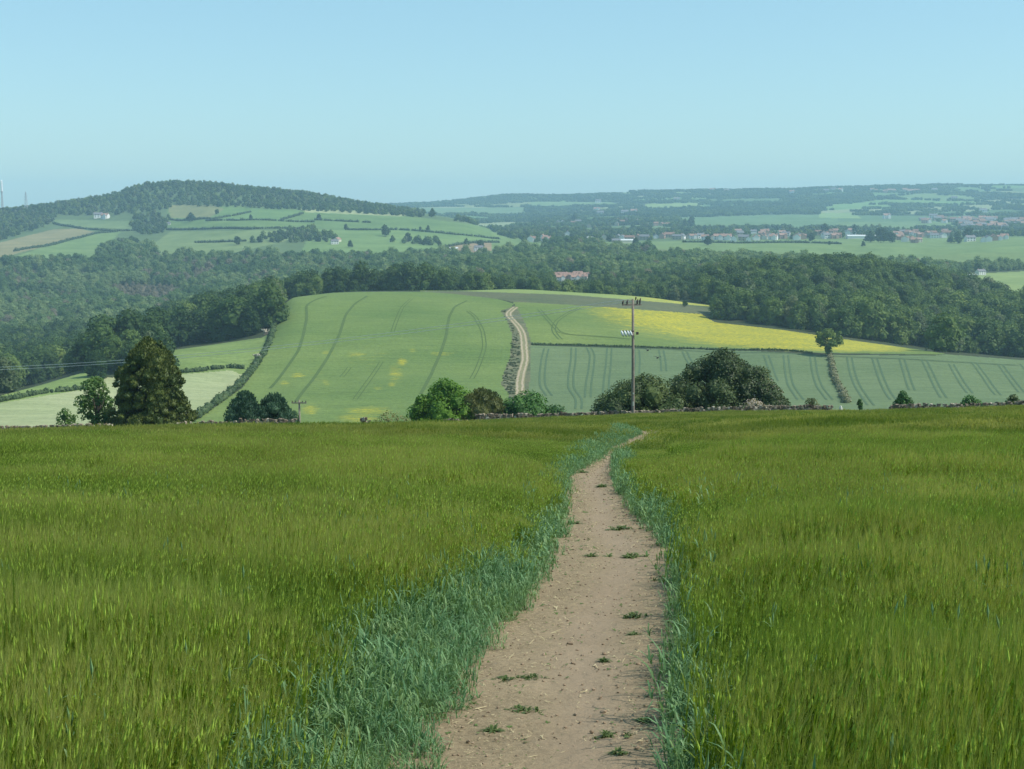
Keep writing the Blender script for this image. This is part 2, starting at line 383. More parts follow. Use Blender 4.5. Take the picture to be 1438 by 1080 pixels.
def dome_lobes(rng, w, h, z0, n, r0, r1, shape='round', depth=None):
    """lobes covering a crown w wide, h high, starting z0 above the ground"""
    L = []; depth = depth or w
    for i in range(n):
        inner = i % 5 == 4; r = rng.uniform(r0, r1); f = (i + rng.uniform(0, 1)) / n
        if shape == 'bush': f = f ** 1.15
        prof = {'round': math.sqrt(max(0, 1 - (2*f - 0.9)**2 / 1.25)), 'bush': max(0, 1 - f**1.8)**.55, 'tall': math.sqrt(max(0, 1 - (2*f - 1)**2))}[shape]
        a = i * 2.39996 + rng.uniform(-.4, .4); q = rng.uniform(.2, .6) if inner else rng.uniform(.82, 1.06)
        if inner: r = r1
        rx = max(0, w/2 * prof - r*0.8) * q; ry = max(0, depth/2 * prof - r*0.8) * q
        if i % 3 == 1 and not inner: r *= rng.uniform(.35, .6); q = rng.uniform(1.05, 1.32)
        z = max(z0 + r * 0.55, z0 + f * (h - r * .95)) + rng.normal(0, .03) * h
        L.append((np.array([cos(a) * rx, sin(a) * ry, z]), r))
    return L
def trunk(mb, rng, h, r, lobes, m=0, nb=6, n=8):
    top = np.array([rng.normal(0, 0.03) * h, rng.normal(0, 0.03) * h, h])
    mb.tube([(0, 0, -0.4), (0, 0, 0.0), top * 0.35, top * 0.7, top], [r * 1.5, r * 1.15, r * 0.9, r * 0.62, r * 0.25], n, m)
    for i in rng.permutation(len(lobes))[:nb]:
        c = lobes[i][0]; s = top * rng.uniform(0.3, 0.75); mid = (s + c) / 2 + np.array([0, 0, -0.06 * h])
        mb.tube([s, mid, c], [r * 0.42, r * 0.28, r * 0.1], 5, m)

# ------------------------------------------------------------------ field geometry (outlines on the far hillside)
P_MAIN = [(397,428),(412,418),(440,412),(500,410),(560,409.5),(600,410),(640,413),(700,420),(722,427),(716,432),(703,436),(712,450),(719,470),(717,500),(706,528),(704,540),(714,552),(720,625),(240,625),(270,592),(300,573),(340,545),(366,510),(383,470),(388,450)]
P_DARK = [(590,409),(640,408.5),(700,410.5),(800,414),(860,419),(930,424.5),(1000,431),(1000,441.5),(930,437),(860,432),(800,428),(722,424),(700,420),(640,413),(600,410.5)]
P_STRIP = [(590,400),(1000,400),(1000,431),(930,424.5),(860,419),(800,414),(700,410.5),(640,408.5),(590,409)]
P_RAPE = [(722,427),(722,424),(800,428),(860,432),(930,437),(985,441),(1003,452.5),(1100,463.5),(1200,478.5),(1270,488),(1330,497),(1310,498),(1150,495.5),(1060,490.5),(890,486.5),(747,483),(738,455),(728,435)]
P_BLUE = [(745,485.5),(890,489),(1060,493),(1150,498),(1310,499.5),(1330,497.5),(1438,506),(1700,516),(1700,640),(741,640),(742,560),(745,520)]
P_TRACKZ = [(712,432),(728,428),(738,455),(747,483),(745,520),(742,560),(741,640),(720,640),(714,552),(704,540),(706,528),(717,500),(719,470),(712,450),(703,436)]
P_LSMALL = [(-400,640),(-400,590),(-60,566),(0,556),(60,540),(128,520),(132,545),(105,549),(0,566),(-60,574),(-300,600)]
P_LUP = [(226,494),(300,484),(368,474),(376,470),(372,490),(352,520),(338,526),(325,520),(250,526),(232,527)]
P_CREAM = [(-500,660),(-300,600),(-60,574),(0,566),(105,549),(132,545),(150,530),(232,527),(250,526),(325,520),(342,526),(340,538),(310,562),(270,592),(240,640)]
WFLOOR = (0.035, 0.045, 0.02)

# ------------------------------------------------------------------ terrain mesh, split by what grows on it
M_soil = None
def terrain():
    nr, nc = len(rows), len(cols)
    Y = np.repeat(rows[:, None], nc, 1); X = (cols[None, :] - 719) / 1989.0 * Y
    V = np.stack([X, Y, HT], 2).reshape(-1, 3)
    i, j = np.meshgrid(np.arange(nr - 1), np.arange(nc - 1), indexing='ij')
    q = np.stack([i*nc + j, i*nc + j + 1, (i+1)*nc + j + 1, (i+1)*nc + j], 2).reshape(-1, 4)
    c = V[q].mean(1); px, py = proj(c[:, 0], c[:, 1], c[:, 2]); Yc = c[:, 1]
    cls = np.full(len(q), -1)
    cls[Yc < 139] = 0
    midz = (Yc >= 139) & (Yc < 935)
    cls[midz] = 1
    hid = (Yc >= 139) & (Yc < 436); cls[hid] = 2
    vis = midz & (Yc > 436)
    for code, P in ((3, P_MAIN), (4, P_DARK), (5, P_STRIP), (6, P_RAPE), (7, P_BLUE), (8, P_TRACKZ), (9, P_LSMALL), (10, P_LUP), (11, P_CREAM)):
        mm = vis & inpoly(px, py, P) & (cls == 1)
        if code in (3, 4, 5): mm &= Yc < 905
        cls[mm] = code
    cls[(Yc >= 935) & (Yc < 2150)] = 12
    cls[(Yc >= 2150) & (Yc < 3560)] = 13
    cls[Yc >= 3560] = 14
    return V, q, cls, c, px, py
TV, TQ, TC, TCEN, TPX, TPY = terrain()
def patch(code, name, mat, label, attrs=None):
    f = TQ[TC == code]
    if not len(f): return None
    u, inv = np.unique(f, return_inverse=True)
    me = mesh_np(name, TV[u], inv.reshape(-1, 4), None, [mat], None, True, attrs(u, TC == code) if attrs else None)
    return struct(link(name, me), label)

M_fore = crop_mat('barley_floor', (0.045, 0.050, 0.016), (0.075, 0.075, 0.026), 0.15, 6.0, 0.4)
patch(0, 'field_ground', M_fore, 'soil and low growth under the barley')
M_hid = crop_mat('rough_pasture', (0.07, 0.10, 0.035), (0.10, 0.14, 0.05))
patch(2, 'pasture', M_hid, 'pasture dropping away beyond the wall')
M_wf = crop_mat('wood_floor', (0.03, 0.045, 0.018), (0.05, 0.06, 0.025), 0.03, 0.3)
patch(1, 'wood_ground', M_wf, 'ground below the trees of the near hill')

def bloom_main(u, msk):
    P = TV[u]; px, py = proj(P[:, 0], P[:, 1], P[:, 2])
    b = np.zeros(len(u))
    for cx, cy, rx, ry, a in ((520,505,75,18,.30),(440,525,50,22,.28),(555,525,16,20,.42),(550,540,9,5,.44),(565,508,9,7,.5),(580,492,8,5,.42),(500,497,22,5,.40),(460,495,14,5,.36),(620,497,25,5,.40),(418,527,14,5,.45),(400,538,10,5,.42),(458,537,10,7,.36),
                               (515,577,45,8,.46),(505,587,50,9,.44),(435,575,18,10,.45),(530,545,12,4,.35),(600,488,10,8,.3),(660,497,12,5,.3),(590,470,40,8,.2)):
        b = np.maximum(b, a * np.exp(-(((px-cx)/rx)**2 + ((py-cy)/ry)**2) * 0.7))
    return {'bloom': ('FLOAT', 'POINT', b * 1.5 + .02)}
def bloom_rape(u, msk):
    P = TV[u]; px, py = proj(P[:, 0], P[:, 1], P[:, 2])
    up = np.interp(px, [720,800,850,900,1000,1100,1200,1260,1310], [.0,.25,.55,.72,.95,1.0,.9,.6,.2])
    top = np.interp(px, [720,860,990,1100,1200,1310], [427,433,442,464,479,494]); bot = np.interp(px, [745,890,1060,1310], [483,486,491,498])
    f = np.clip((py - top) / (bot - top), 0, 1)
    wx = np.clip((px - 940) / 130, 0, 1); b = up - (0.66 * f**1.6 * (1 - wx) + 0.55 * f**4 * wx) + 0.05
    b = np.maximum(b, 0.5 * np.exp(-((px-750)/25)**2 - ((py-479)/3)**2))
    return {'bloom': ('FLOAT', 'POINT', b * 1.04 + .03)}
def bloom_strip(u, msk):
    P = TV[u]; px, py = proj(P[:, 0], P[:, 1], P[:, 2])
    return {'bloom': ('FLOAT', 'POINT', np.interp(px, [700,820,880,930,1000], [0,.3,.55,.75,.8]))}
YEL = (0.62, 0.50, 0.02)
M_main = crop_mat('young_crop', (0.098, 0.158, 0.038), (0.156, 0.210, 0.055), 0.014, 0.7, 0.22, (0.50, 0.43, 0.02))
M_rape = crop_mat('rape_crop', (0.104, 0.160, 0.038), (0.160, 0.208, 0.052), 0.015, 0.7, 0.22, YEL)
M_strip = crop_mat('pale_grass_strip', (0.19, 0.25, 0.075), (0.24, 0.30, 0.09), 0.02, 0.6, 0.15, (0.55, 0.48, 0.05))
M_dark = crop_mat('dark_crop', (0.075, 0.10, 0.045), (0.13, 0.13, 0.07), 0.02, 0.5, 0.25, None, (0.02, 1, 1))
M_blue = crop_mat('wheat_far', (0.100, 0.148, 0.064), (0.134, 0.182, 0.082), 0.016, 0.7, 0.16)
M_verge = crop_mat('rough_verge', (0.08, 0.10, 0.045), (0.17, 0.16, 0.09), 0.12, 0.8, 0.35)
M_lsm = crop_mat('meadow', (0.17, 0.24, 0.07), (0.20, 0.27, 0.08), 0.03, 0.5, 0.2)
M_lup = crop_mat('pasture_mixed', (0.13, 0.19, 0.05), (0.20, 0.26, 0.08), 0.035, 0.4, 0.22)
M_cream = crop_mat('cut_hay', (0.27, 0.31, 0.15), (0.33, 0.35, 0.19), 0.02, 0.5, 0.12)
patch(3, 'crop_field', M_main, 'green crop field on the dome of the near hill', bloom_main)
patch(4, 'crop_field', M_dark, 'dark strip of young crop along the hill top')
patch(5, 'grass_strip', M_strip, 'pale grass strip along the hill crest', bloom_strip)
patch(6, 'rapeseed_field', M_rape, 'green field turning to yellow rapeseed flower', bloom_rape)
patch(7, 'wheat_field', M_blue, 'blue green wheat field with paired wheel lines')
patch(8, 'verge', M_verge, 'rough verge either side of the farm track')
patch(9, 'meadow', M_lsm, 'small sloping meadow left of the conifer')
patch(10, 'meadow', M_lup, 'mottled pasture above the pale hay field')
patch(11, 'hay_field', M_cream, 'pale cut hay field on the left')

# far ground: colours per plot of land
G_ = (0.13, 0.20, 0.07)
HILL_POLYS = [  # outline in the photograph, colour of the plot
 ([(-500,372),(-60,366),(0,362),(-10,343),(75,322),(110,321),(135,326),(60,347),(0,362),(-500,385)], (0.235, 0.215, 0.11)),
 ([(0,368),(60,347),(135,327),(170,325),(155,340),(135,368),(60,372)], (0.15, 0.22, 0.08)),
 ([(75,308),(200,311),(200,322),(110,319),(75,312)], (0.15, 0.21, 0.09)),
 ([(235,292),(330,289),(560,302),(700,320),(710,336),(440,320),(235,320)], (0.125, 0.195, 0.065)),
 ([(235,288),(300,288),(320,296),(300,306),(240,306)], (0.20, 0.21, 0.09)),
 ([(320,291),(420,296),(400,308),(290,308)], (0.125, 0.205, 0.07)),
 ([(420,293),(600,300),(560,304),(430,298)], (0.30, 0.34, 0.17)),
 ([(212,345),(240,325),(440,323),(440,330),(350,350),(300,368),(212,368)], (0.16, 0.215, 0.085)),
 ([(440,322),(560,324),(700,336),(690,356),(550,362),(420,358)], (0.15, 0.225, 0.075)),
 ([(625,345),(660,342),(690,340),(690,352),(640,362),(625,362)], (0.27, 0.20, 0.12)),
 ([(690,322),(760,342),(760,350),(690,350)], (0.15, 0.22, 0.075)),
 ([(690,350),(960,344),(960,358),(690,362)], (0.12, 0.15, 0.065)),
 ([(840,340),(1440,332),(1800,332),(1800,372),(1300,366),(960,352),(840,348)], (0.15, 0.215, 0.075)),
]
VAL_POLYS = [
 ([(1335,386),(1438,381),(2000,380),(2000,442),(1500,438),(1400,428),(1345,410)], (0.20, 0.26, 0.09)),
 ([(150,408),(175,400),(240,402),(260,412),(235,432),(175,428)], (0.14, 0.12, 0.08)),
 ([(945,340),(1440,336),(1800,336),(1800,376),(1300,380),(1150,373),(960,366)], (0.15, 0.205, 0.07)),
 ([(690,348),(960,343),(950,364),(880,370),(690,368)], (0.13, 0.15, 0.065)),
]
FAR_POLYS = [
 ([(950,306),(1100,301),(1180,302),(1170,321),(960,318)], (0.12, 0.195, 0.085)),
 ([(1180,302),(1290,303),(1400,304),(1400,312),(1290,311),(1175,312)], (0.10, 0.165, 0.07)),
 ([(1175,312),(1290,311),(1345,312),(1345,322),(1170,321)], (0.14, 0.21, 0.085)),
 ([(745,283),(860,284),(870,289),(745,292)], (0.16, 0.24, 0.10)),
 ([(905,286),(985,285),(985,292),(905,294)], (0.22, 0.30, 0.11)),
 ([(590,292),(740,291),(740,300),(590,302)], (0.14, 0.21, 0.10)),
 ([(1150,299),(1200,299),(1210,307),(1150,306)], (0.20, 0.29, 0.11)),
]
PALETTE = [(0.11,0.19,0.07),(0.16,0.23,0.09),(0.13,0.21,0.09),(0.20,0.24,0.11),(0.10,0.16,0.065),(0.24,0.28,0.15),(0.15,0.25,0.09),(0.12,0.18,0.08)]
rngc = np.random.default_rng(5)
SX, SY = 420.0, 330.0
_gi, _gj = np.meshgrid(np.arange(-16, 17), np.arange(9, 30), indexing='ij')
SEEDS = np.stack([(_gi + rngc.uniform(-.45, .45, _gi.shape)) * SX, (_gj + rngc.uniform(-.45, .45, _gi.shape)) * SY], 2).reshape(-1, 2)
S_WOOD = rngc.uniform(0, 1, len(SEEDS)) < 0.36
S_COL = np.array(PALETTE)[rngc.integers(0, len(PALETTE), len(SEEDS))]
def cellof(X, Y):
    A = np.stack([X, Y], 1); k1 = np.zeros(len(A), int); d1 = np.zeros(len(A)); d2 = np.zeros(len(A))
    for s in range(0, len(A), 20000):
        d = ((A[s:s+20000, None] - SEEDS[None]) ** 2); d = d[..., 0] + d[..., 1]
        o = np.argpartition(d, 1, axis=1)[:, :2]; a = np.take_along_axis(d, o, 1); sw = a[:, 0] > a[:, 1]
        k1[s:s+20000] = np.where(sw, o[:, 1], o[:, 0]); a = np.sqrt(np.sort(a, 1)); d1[s:s+20000] = a[:, 0]; d2[s:s+20000] = a[:, 1]
    return k1, d2 - d1
def fcol(base, polys, seeds=False):
    def f(u, msk):
        c = TCEN[msk]; px = TPX[msk]; py = TPY[msk]; col = np.tile(np.array(base), (len(c), 1))
        if seeds:
            k, _ = cellof(c[:, 0], c[:, 1]); col = S_COL[k].copy(); col[S_WOOD[k]] = (0.05, 0.075, 0.035)
        for P, q in polys: col[inpoly(px, py, P)] = q
        return {'fcol': ('FLOAT_COLOR', 'FACE', np.hstack([col, np.ones((len(col), 1))]))}
    return f
M_fc = facecol_mat('far_land')
patch(12, 'valley_ground', M_fc, 'floor of the wooded valley', fcol((0.06, 0.08, 0.035), VAL_POLYS + HILL_POLYS[:2] + HILL_POLYS[7:9]))
patch(13, 'hillside', M_fc, 'farmed hillside across the valley', fcol((0.10, 0.145, 0.06), HILL_POLYS))
patch(14, 'far_ridge', M_fc, 'long far ridge of small fields and woods', fcol(G_, FAR_POLYS, True))
mb = MB(); mb.add([(-1.6, -30, float(z_fore(0, -30))), (1.6, -30, float(z_fore(0, -30))), (1.6, 1.6, float(z_fore(0, 1.6)) - 0.01), (-1.6, 1.6, float(z_fore(0, 1.6)) - 0.01)], [[0, 1, 2, 3]])
struct(mb.build('path', [M_fore]), 'bare ground where the path reaches the viewer')

# ------------------------------------------------------------------ instancer for uncountable growth
def scatter(name, P, meshes, idx, rot, scale, label, cat='crop'):
    P = np.asarray(P, np.float32); me = bpy.data.meshes.new(name)
    me.vertices.add(len(P)); me.vertices.foreach_set('co', P.ravel())
    a = me.attributes.new('irot', 'FLOAT_VECTOR', 'POINT'); a.data.foreach_set('vector', np.asarray(rot, np.float32).ravel())
    a = me.attributes.new('iscl', 'FLOAT_VECTOR', 'POINT')
    sc = np.asarray(scale, np.float32); sc = np.repeat(sc[:, None], 3, 1) if sc.ndim == 1 else sc
    a.data.foreach_set('vector', sc.ravel())
    a = me.attributes.new('iidx', 'INT', 'POINT'); a.data.foreach_set('value', np.asarray(idx, np.int32))
    o = link(name, me); tag(o, label, cat, None, 'stuff')
    cl = bpy.data.collections.new(name + '_kit')
    for k, m in enumerate(meshes):
        cl.objects.link(bpy.data.objects.new('%s_piece_%02d' % (name, k), m))
    g = bpy.data.node_groups.new(name, 'GeometryNodeTree')
    g.interface.new_socket('Geometry', in_out='INPUT', socket_type='NodeSocketGeometry')
    g.interface.new_socket('Geometry', in_out='OUTPUT', socket_type='NodeSocketGeometry')
    gi = g.nodes.new('NodeGroupInput'); go = g.nodes.new('NodeGroupOutput')
    mp = g.nodes.new('GeometryNodeMeshToPoints'); ip = g.nodes.new('GeometryNodeInstanceOnPoints')
    ci = g.nodes.new('GeometryNodeCollectionInfo'); ci.inputs[0].default_value = cl
    ci.inputs['Separate Children'].default_value = True; ci.inputs['Reset Children'].default_value = True
    ip.inputs['Pick Instance'].default_value = True
    def na(nm, typ):
        n = g.nodes.new('GeometryNodeInputNamedAttribute'); n.data_type = typ; n.inputs[0].default_value = nm
        return [s for s in n.outputs if s.enabled][0]
    L = g.links.new
    L(gi.outputs[0], mp.inputs[0]); L(mp.outputs[0], ip.inputs['Points']); L(ci.outputs[0], ip.inputs['Instance'])
    L(na('iidx', 'INT'), ip.inputs['Instance Index']); L(na('irot', 'FLOAT_VECTOR'), ip.inputs['Rotation']); L(na('iscl', 'FLOAT_VECTOR'), ip.inputs['Scale'])
    L(ip.outputs[0], go.inputs[0])
    md = o.modifiers.new('scatter', 'NODES'); md.node_group = g
    return o

# ------------------------------------------------------------------ haze
def haze():
    mb = MB(); x0, x1, y0, y1 = -11500, 11500, -60, 9900
    z0, z1 = float(HT.min()) - 1.0, float(HT.max()) + 75
    mb.box(((x0+x1)/2, (y0+y1)/2, (z0+z1)/2), (x1-x0, y1-y0, z1-z0))
    m, t, o = nodes('haze_air')
    v = N(t, 'ShaderNodeVolumePrincipled'); v.inputs['Color'].default_value = (0.51, 0.79, 1.0, 1)
    v.inputs['Density'].default_value = HAZE; v.inputs['Anisotropy'].default_value = 0.0
    t.links.new(v.outputs[0], o.inputs['Volume'])
    tag(mb.build('haze', [m]), 'thin blue air over the valley', 'haze', None, 'stuff')
HAZE = 0.000115
haze()

# ------------------------------------------------------------------ dirt path
PATH_L = [(1180,560),(1080,604),(1000,656),(960,656),(900,706),(860,748),(820,762),(790,780),(740,790),(700,796),(680,797),(668,806),(655,834),(645,846),(635,856),(622,880),(613,905)]
PATH_R = [(1180,945),(1080,950),(1000,950),(960,952),(900,953),(860,953),(820,950),(790,942),(760,925),(740,905),(720,886),(700,874),(680,866),(662,865),(650,868),(640,874),(628,900),(613,930)]
def edge_line(L, ys):
    p = [ground_at(x, y, 2.5, 130) for y, x in L]
    p = np.array(p); o = np.argsort(p[:, 1]); return np.interp(ys, p[o, 1], p[o, 0])
PY_ = np.concatenate([np.linspace(3.2, 16, 260), np.linspace(16.1, 40, 160), np.linspace(40.3, 110, 120)])
PXL = edge_line(PATH_L, PY_); PXR = edge_line(PATH_R, PY_)
far = PY_ > 64
PXL[far] = PXL[far] + (PY_[far] - 64) * 0.16; PXR[far] = PXR[far] + (PY_[far] - 64) * 0.16
_k = np.ones(9) / 9
PXL = np.convolve(np.pad(PXL, 4, 'edge'), _k, 'valid'); PXR = np.convolve(np.pad(PXR, 4, 'edge'), _k, 'valid')
def pl(y): return np.interp(y, PY_, PXL)
def pr(y): return np.interp(y, PY_, PXR)
def path_mesh():
    n = 90; s = np.linspace(-0.30, 1.30, n)[None, :]
    X = PXL[:, None] + (PXR - PXL)[:, None] * s; Y = np.repeat(PY_[:, None], n, 1)
    rut = -0.02 * np.exp(-((s - 0.55) / 0.22) ** 2) + 0.05 * np.clip(np.abs(s - 0.5) - 0.42, 0, 1)
    Z = z_fore(X, Y) + 0.07 + rut + 0.022 * (fbm(X, Y, 0.35, 1) - .5) + 0.014 * (fbm(X, Y, 0.07, 2) - .5)
    V = np.stack([X, Y, Z], 2).reshape(-1, 3); nr = len(PY_)
    i, j = np.meshgrid(np.arange(nr-1), np.arange(n-1), indexing='ij')
    q = np.stack([i*n+j, i*n+j+1, (i+1)*n+j+1, (i+1)*n+j], 2).reshape(-1, 4)
    m, t, o = nodes('dry_earth')
    a = noise(t, 1.6, 5); b = noise(t, 22, 6, None, 0.7); c3 = noise(t, 90, 3)
    c = ramp(t, a, [(0.3, (0.235, 0.183, 0.112)), (0.7, (0.30, 0.235, 0.148))])
    c = mix(t, 1.0, c, ramp(t, b, [(0.32, (0.70, 0.68, 0.66)), (0.55, (1.02, 1.0, 0.98)), (0.8, (1.12, 1.12, 1.1))]), 'MULTIPLY')
    c = mix(t, 1.0, c, ramp(t, c3, [(0.3, (0.85, 0.85, 0.85)), (0.7, (1.1, 1.1, 1.1))]), 'MULTIPLY')
    fl = ramp(t, noise(t, 55, 4, None, .75), [(0.57, (0, 0, 0)), (0.66, (1, 1, 1))]); wn = attr(t, 'worn')
    c = mix(t, math_n(t, 'MULTIPLY', fl, math_n(t, 'SUBTRACT', 0.65, math_n(t, 'MULTIPLY', wn, 0.6))), c, (0.44, 0.36, 0.22))
    c = mix(t, math_n(t, 'MULTIPLY', wn, 0.75), c, mix(t, a, (0.26, 0.195, 0.13), (0.315, 0.24, 0.165)))
    t.links.new(pbsdf(t, c, 0.95, 0.15, b, 0.9, 0.02), o.inputs[0])
    return mesh_np('dirt_path', V, q, None, [m], None, True, {'worn': ('FLOAT', 'POINT', np.clip(np.exp(-((np.repeat(s, nr, 0) - 0.56 + .08 * np.sin(Y * .7)) / 0.20) ** 2) + .5 * (fbm(X, Y, .5, 5) - .5), 0, 1).ravel())})
struct(link('dirt_path', path_mesh()), 'bare pinkish brown footpath through the barley')

# ------------------------------------------------------------------ crop plants
M_stem = leaf_mat('barley_leaf', (0.115, 0.182, 0.010), (0.235, 0.318, 0.026), 0.48, 0.3, (0.35, (0.215, 0.262, 0.034), 0.7, (0.20, (0.080, 0.150, 0.018), 0.85)))
M_awn = leaf_mat('barley_awn', (0.28, 0.30, 0.065), (0.49, 0.48, 0.16), 0.5, 0.4, (0.28, (0.19, 0.22, 0.05), 0.6, (0.20, (0.14, 0.225, 0.025), 0.85)))
M_ear = leaf_mat('barley_ear', (0.28, 0.40, 0.05), (0.52, 0.66, 0.12), 0.4, 0.4)
M_glau = leaf_mat('glaucous_leaf', (0.066, 0.160, 0.068), (0.205, 0.355, 0.165), 0.25, 0.35, (2.2, (0.22, 0.30, 0.09), 0.45), 0.5, 0.2)
M_pale = leaf_mat('dry_grass', (0.17, 0.18, 0.06), (0.30, 0.30, 0.12), 0.3, 0.3)

def blade(mb, rng, b, h, az, lean, wid, m, seg=3, curl=1.0, tint=0.5):
    """thin leaf: bends outwards by lean and droops by curl"""
    d = np.array([cos(az), sin(az), 0]); s = np.array([-sin(az), cos(az), 0]); V = []
    for i in range(seg + 1):
        f = i / seg; p = b + d * lean * f**1.4 + np.array([0, 0, h * (f - 0.45 * curl * f**3)])
        wv = wid * (1 - f**2) * 0.5 + 0.0004; V += [p - s * wv, p + s * wv]
    mb.add(V, [[2*i, 2*i+1, 2*i+3, 2*i+2] for i in range(seg)], m=m, tint=tint)
def barley_tuft(seed, n, rad, detail, wmul=1.0):
    rng = np.random.default_rng(seed); mb = MB()
    for i in range(n):
        a = rng.uniform(0, 2*pi); r = rad * math.sqrt(rng.uniform()); b = np.array([r*cos(a), r*sin(a), 0.0])
        h = rng.normal(0.66, 0.055); lx = 0.07 + rng.normal(0, 0.05); ly = rng.normal(0, 0.05); tt = rng.uniform(0, 1)
        th = rng.uniform(0, pi); s = np.array([cos(th), sin(th), 0]) * 0.0035 * wmul
        p1 = b + np.array([lx * 0.35, ly * 0.35, h * 0.55]); p2 = b + np.array([lx, ly, h])
        mb.add([b - s, b + s, p1 + s, p1 - s, p2 + s*0.7, p2 - s*0.7], [[0,1,2,3],[3,2,4,5]], m=0, tint=tt)
        d = np.array([lx * 1.5 + rng.normal(0, .10), ly * 1.5 + rng.normal(0, .10), 1.0]); d /= np.linalg.norm(d)
        e = np.cross(d, [0.3, 1, 0]); e /= np.linalg.norm(e); g = np.cross(d, e)
        L = rng.uniform(0.055, 0.085); ww = 0.0055 * wmul
        if detail >= 1:
            q = [p2, p2 + d*L*0.3 + e*ww, p2 + d*L*0.3 + g*ww, p2 + d*L*0.3 - e*ww, p2 + d*L*0.3 - g*ww, p2 + d*L]
            mb.add(q, T=[[0,1,2],[0,2,3],[0,3,4],[0,4,1],[5,2,1],[5,3,2],[5,4,3],[5,1,4]], m=2, tint=tt)
            na = 9 if detail >= 2 else 7
        else: na = 5
        for k in range(na):
            t0 = p2 + d * L * rng.uniform(0.1, 0.9); f = d + rng.normal(0, 0.13, 3); f /= np.linalg.norm(f)
            w = np.cross(f, rng.normal(0, 1, 3)); w /= np.linalg.norm(w); w *= 0.0011 * wmul * (1 if detail >= 1 else 2.5)
            mb.add([t0 - w, t0 + w, t0 + f * rng.uniform(0.08, 0.14)], T=[[0,1,2]], m=1, tint=rng.uniform(0, 1))
        for k in range(2 if detail >= 1 else 1):
            blade(mb, rng, b + np.array([lx, ly, h]) * rng.uniform(0.25, 0.75), rng.uniform(0.12, 0.24), rng.uniform(0, 2*pi), rng.uniform(0.04, 0.14), rng.uniform(0.007, 0.012) * wmul, 0, 3 if detail >= 1 else 2, 1.0, tt)
    return mb.mesh('barley', [M_stem, M_awn, M_ear])
def glau_tuft(seed, n, rad, hh, wmul=1.0, ears=0.1, seg=3):
    rng = np.random.default_rng(seed); mb = MB()
    for i in range(n):
        a = rng.uniform(0, 2*pi); r = rad * math.sqrt(rng.uniform()); b = np.array([r*cos(a), r*sin(a), 0.0]); tt = rng.uniform(0, 1)
        h = hh * rng.uniform(0.6, 1.1)
        top = b + np.array([rng.normal(0, .05), rng.normal(0, .05), h])
        s = np.array([0.003 * wmul, 0, 0]); mb.add([b-s, b+s, top+s*.6, top-s*.6], [[0,1,2,3]], m=0, tint=tt)
        for k in range(4):
            f = rng.uniform(0.15, 0.95)
            blade(mb, rng, b + (top-b)*f, rng.uniform(0.07, 0.15), rng.uniform(0, 2*pi), rng.uniform(0.03, 0.13), rng.uniform(0.010, 0.018) * wmul, 0, seg, rng.uniform(0.6, 2.0), np.clip(tt + rng.normal(0, .2), 0, 1))
        if rng.uniform() < ears:
            d = np.array([rng.normal(0, .08), rng.normal(0, .08), 1.0]); w = 0.006 * wmul; L = 0.085
            e = np.array([w, 0, 0]); g = np.array([0, w, 0])
            mb.add([top, top+d*L*.5+e, top+d*L*.5+g, top+d*L*.5-e, top+d*L*.5-g, top+d*L], T=[[0,1,2],[0,2,3],[0,3,4],[0,4,1],[5,2,1],[5,3,2],[5,4,3],[5,1,4]], m=0, tint=1.0)
    return mb.mesh('margin', [M_glau])
BN = [barley_tuft(10 + i, 14, 0.17, 2) for i in range(6)]
BM = [barley_tuft(30 + i, 34, 0.32, 1, 1.45) for i in range(5)]
BF = [barley_tuft(50 + i, 85, 0.75, 0, 3.2) for i in range(5)]
GN_ = [glau_tuft(70 + i, 12, 0.14, 0.36, 0.62, 0.10) for i in range(6)]
GM_ = [glau_tuft(90 + i, 18, 0.24, 0.34, 1.2, 0.05, 2) for i in range(5)]
# width of the blue green margins, as (depth, metres) left and right of the path
ML = ([3, 7, 10, 14, 18, 24, 34, 45, 70, 100], [0.80, 0.76, 0.70, 0.55, 0.40, 0.34, 0.40, 0.85, 1.0, 0.5])
MR = ([3, 7, 10, 14, 18, 24, 34, 45, 70], [0.16, 0.14, 0.10, 0.16, 0.30, 0.34, 0.22, 0.05, 0.0])
def zones(X, Y, rng):
    l, r = pl(Y), pr(Y); jit = (fbm(X, Y, 0.8, 3) - .5)
    wl = np.interp(Y, *ML) * (1 + 0.55 * jit); wr = np.interp(Y, *MR) * (1 + 0.9 * jit)
    closed = Y > 78
    onpath = (X > l - 0.02 + jit * .22) & (X < r + 0.0 + jit * .18) & ~closed
    marg = ((X > l - wl) & (X < r + wr)) & ~closed
    return onpath, marg & ~onpath, l, r
def sown(y0, y1, dens, seed, grow):
    """random sowing between two depths over the width the view can reach"""
    rng = np.random.default_rng(seed); U = 0.45; P = 2.4; n = int(2 * (U * y1 + P) * (y1 - y0) * dens)
    Y = rng.uniform(y0, y1, n); X = rng.uniform(-1, 1, n) * (U * y1 + P); k = np.abs(X) < U * Y + P; X, Y = X[k], Y[k]
    return X, Y, rng
def tracks_cut(X, Y):
    """two tractor lines in the barley, and shallow lodged troughs"""
    cut = np.zeros(len(X), bool)
    for x0, k, b in ((30.0, 0.00, 0.010), (32.0, 0.00, 0.010), (41.5, 0, .012), (43.4, 0, .012)):
        xc = x0 + b * (Y - 92) ** 2 + (Y - 92) * 0.10
        cut |= (np.abs(X - xc) < 0.28) & (Y > 75) & (Y < 128)
    return cut
def hscale(X, Y, rng):
    n1 = fbm(X + 2.2 * fbm(X, Y, 6, 8), Y, 2.2, 4); n2 = fbm(X + 0.6 * Y, Y * 2.2, 16.0, 6)
    return np.clip(0.50 + 0.60 * n1 + 0.46 * n2, 0.45, 1.25) * rng.uniform(0.92, 1.08, len(X))
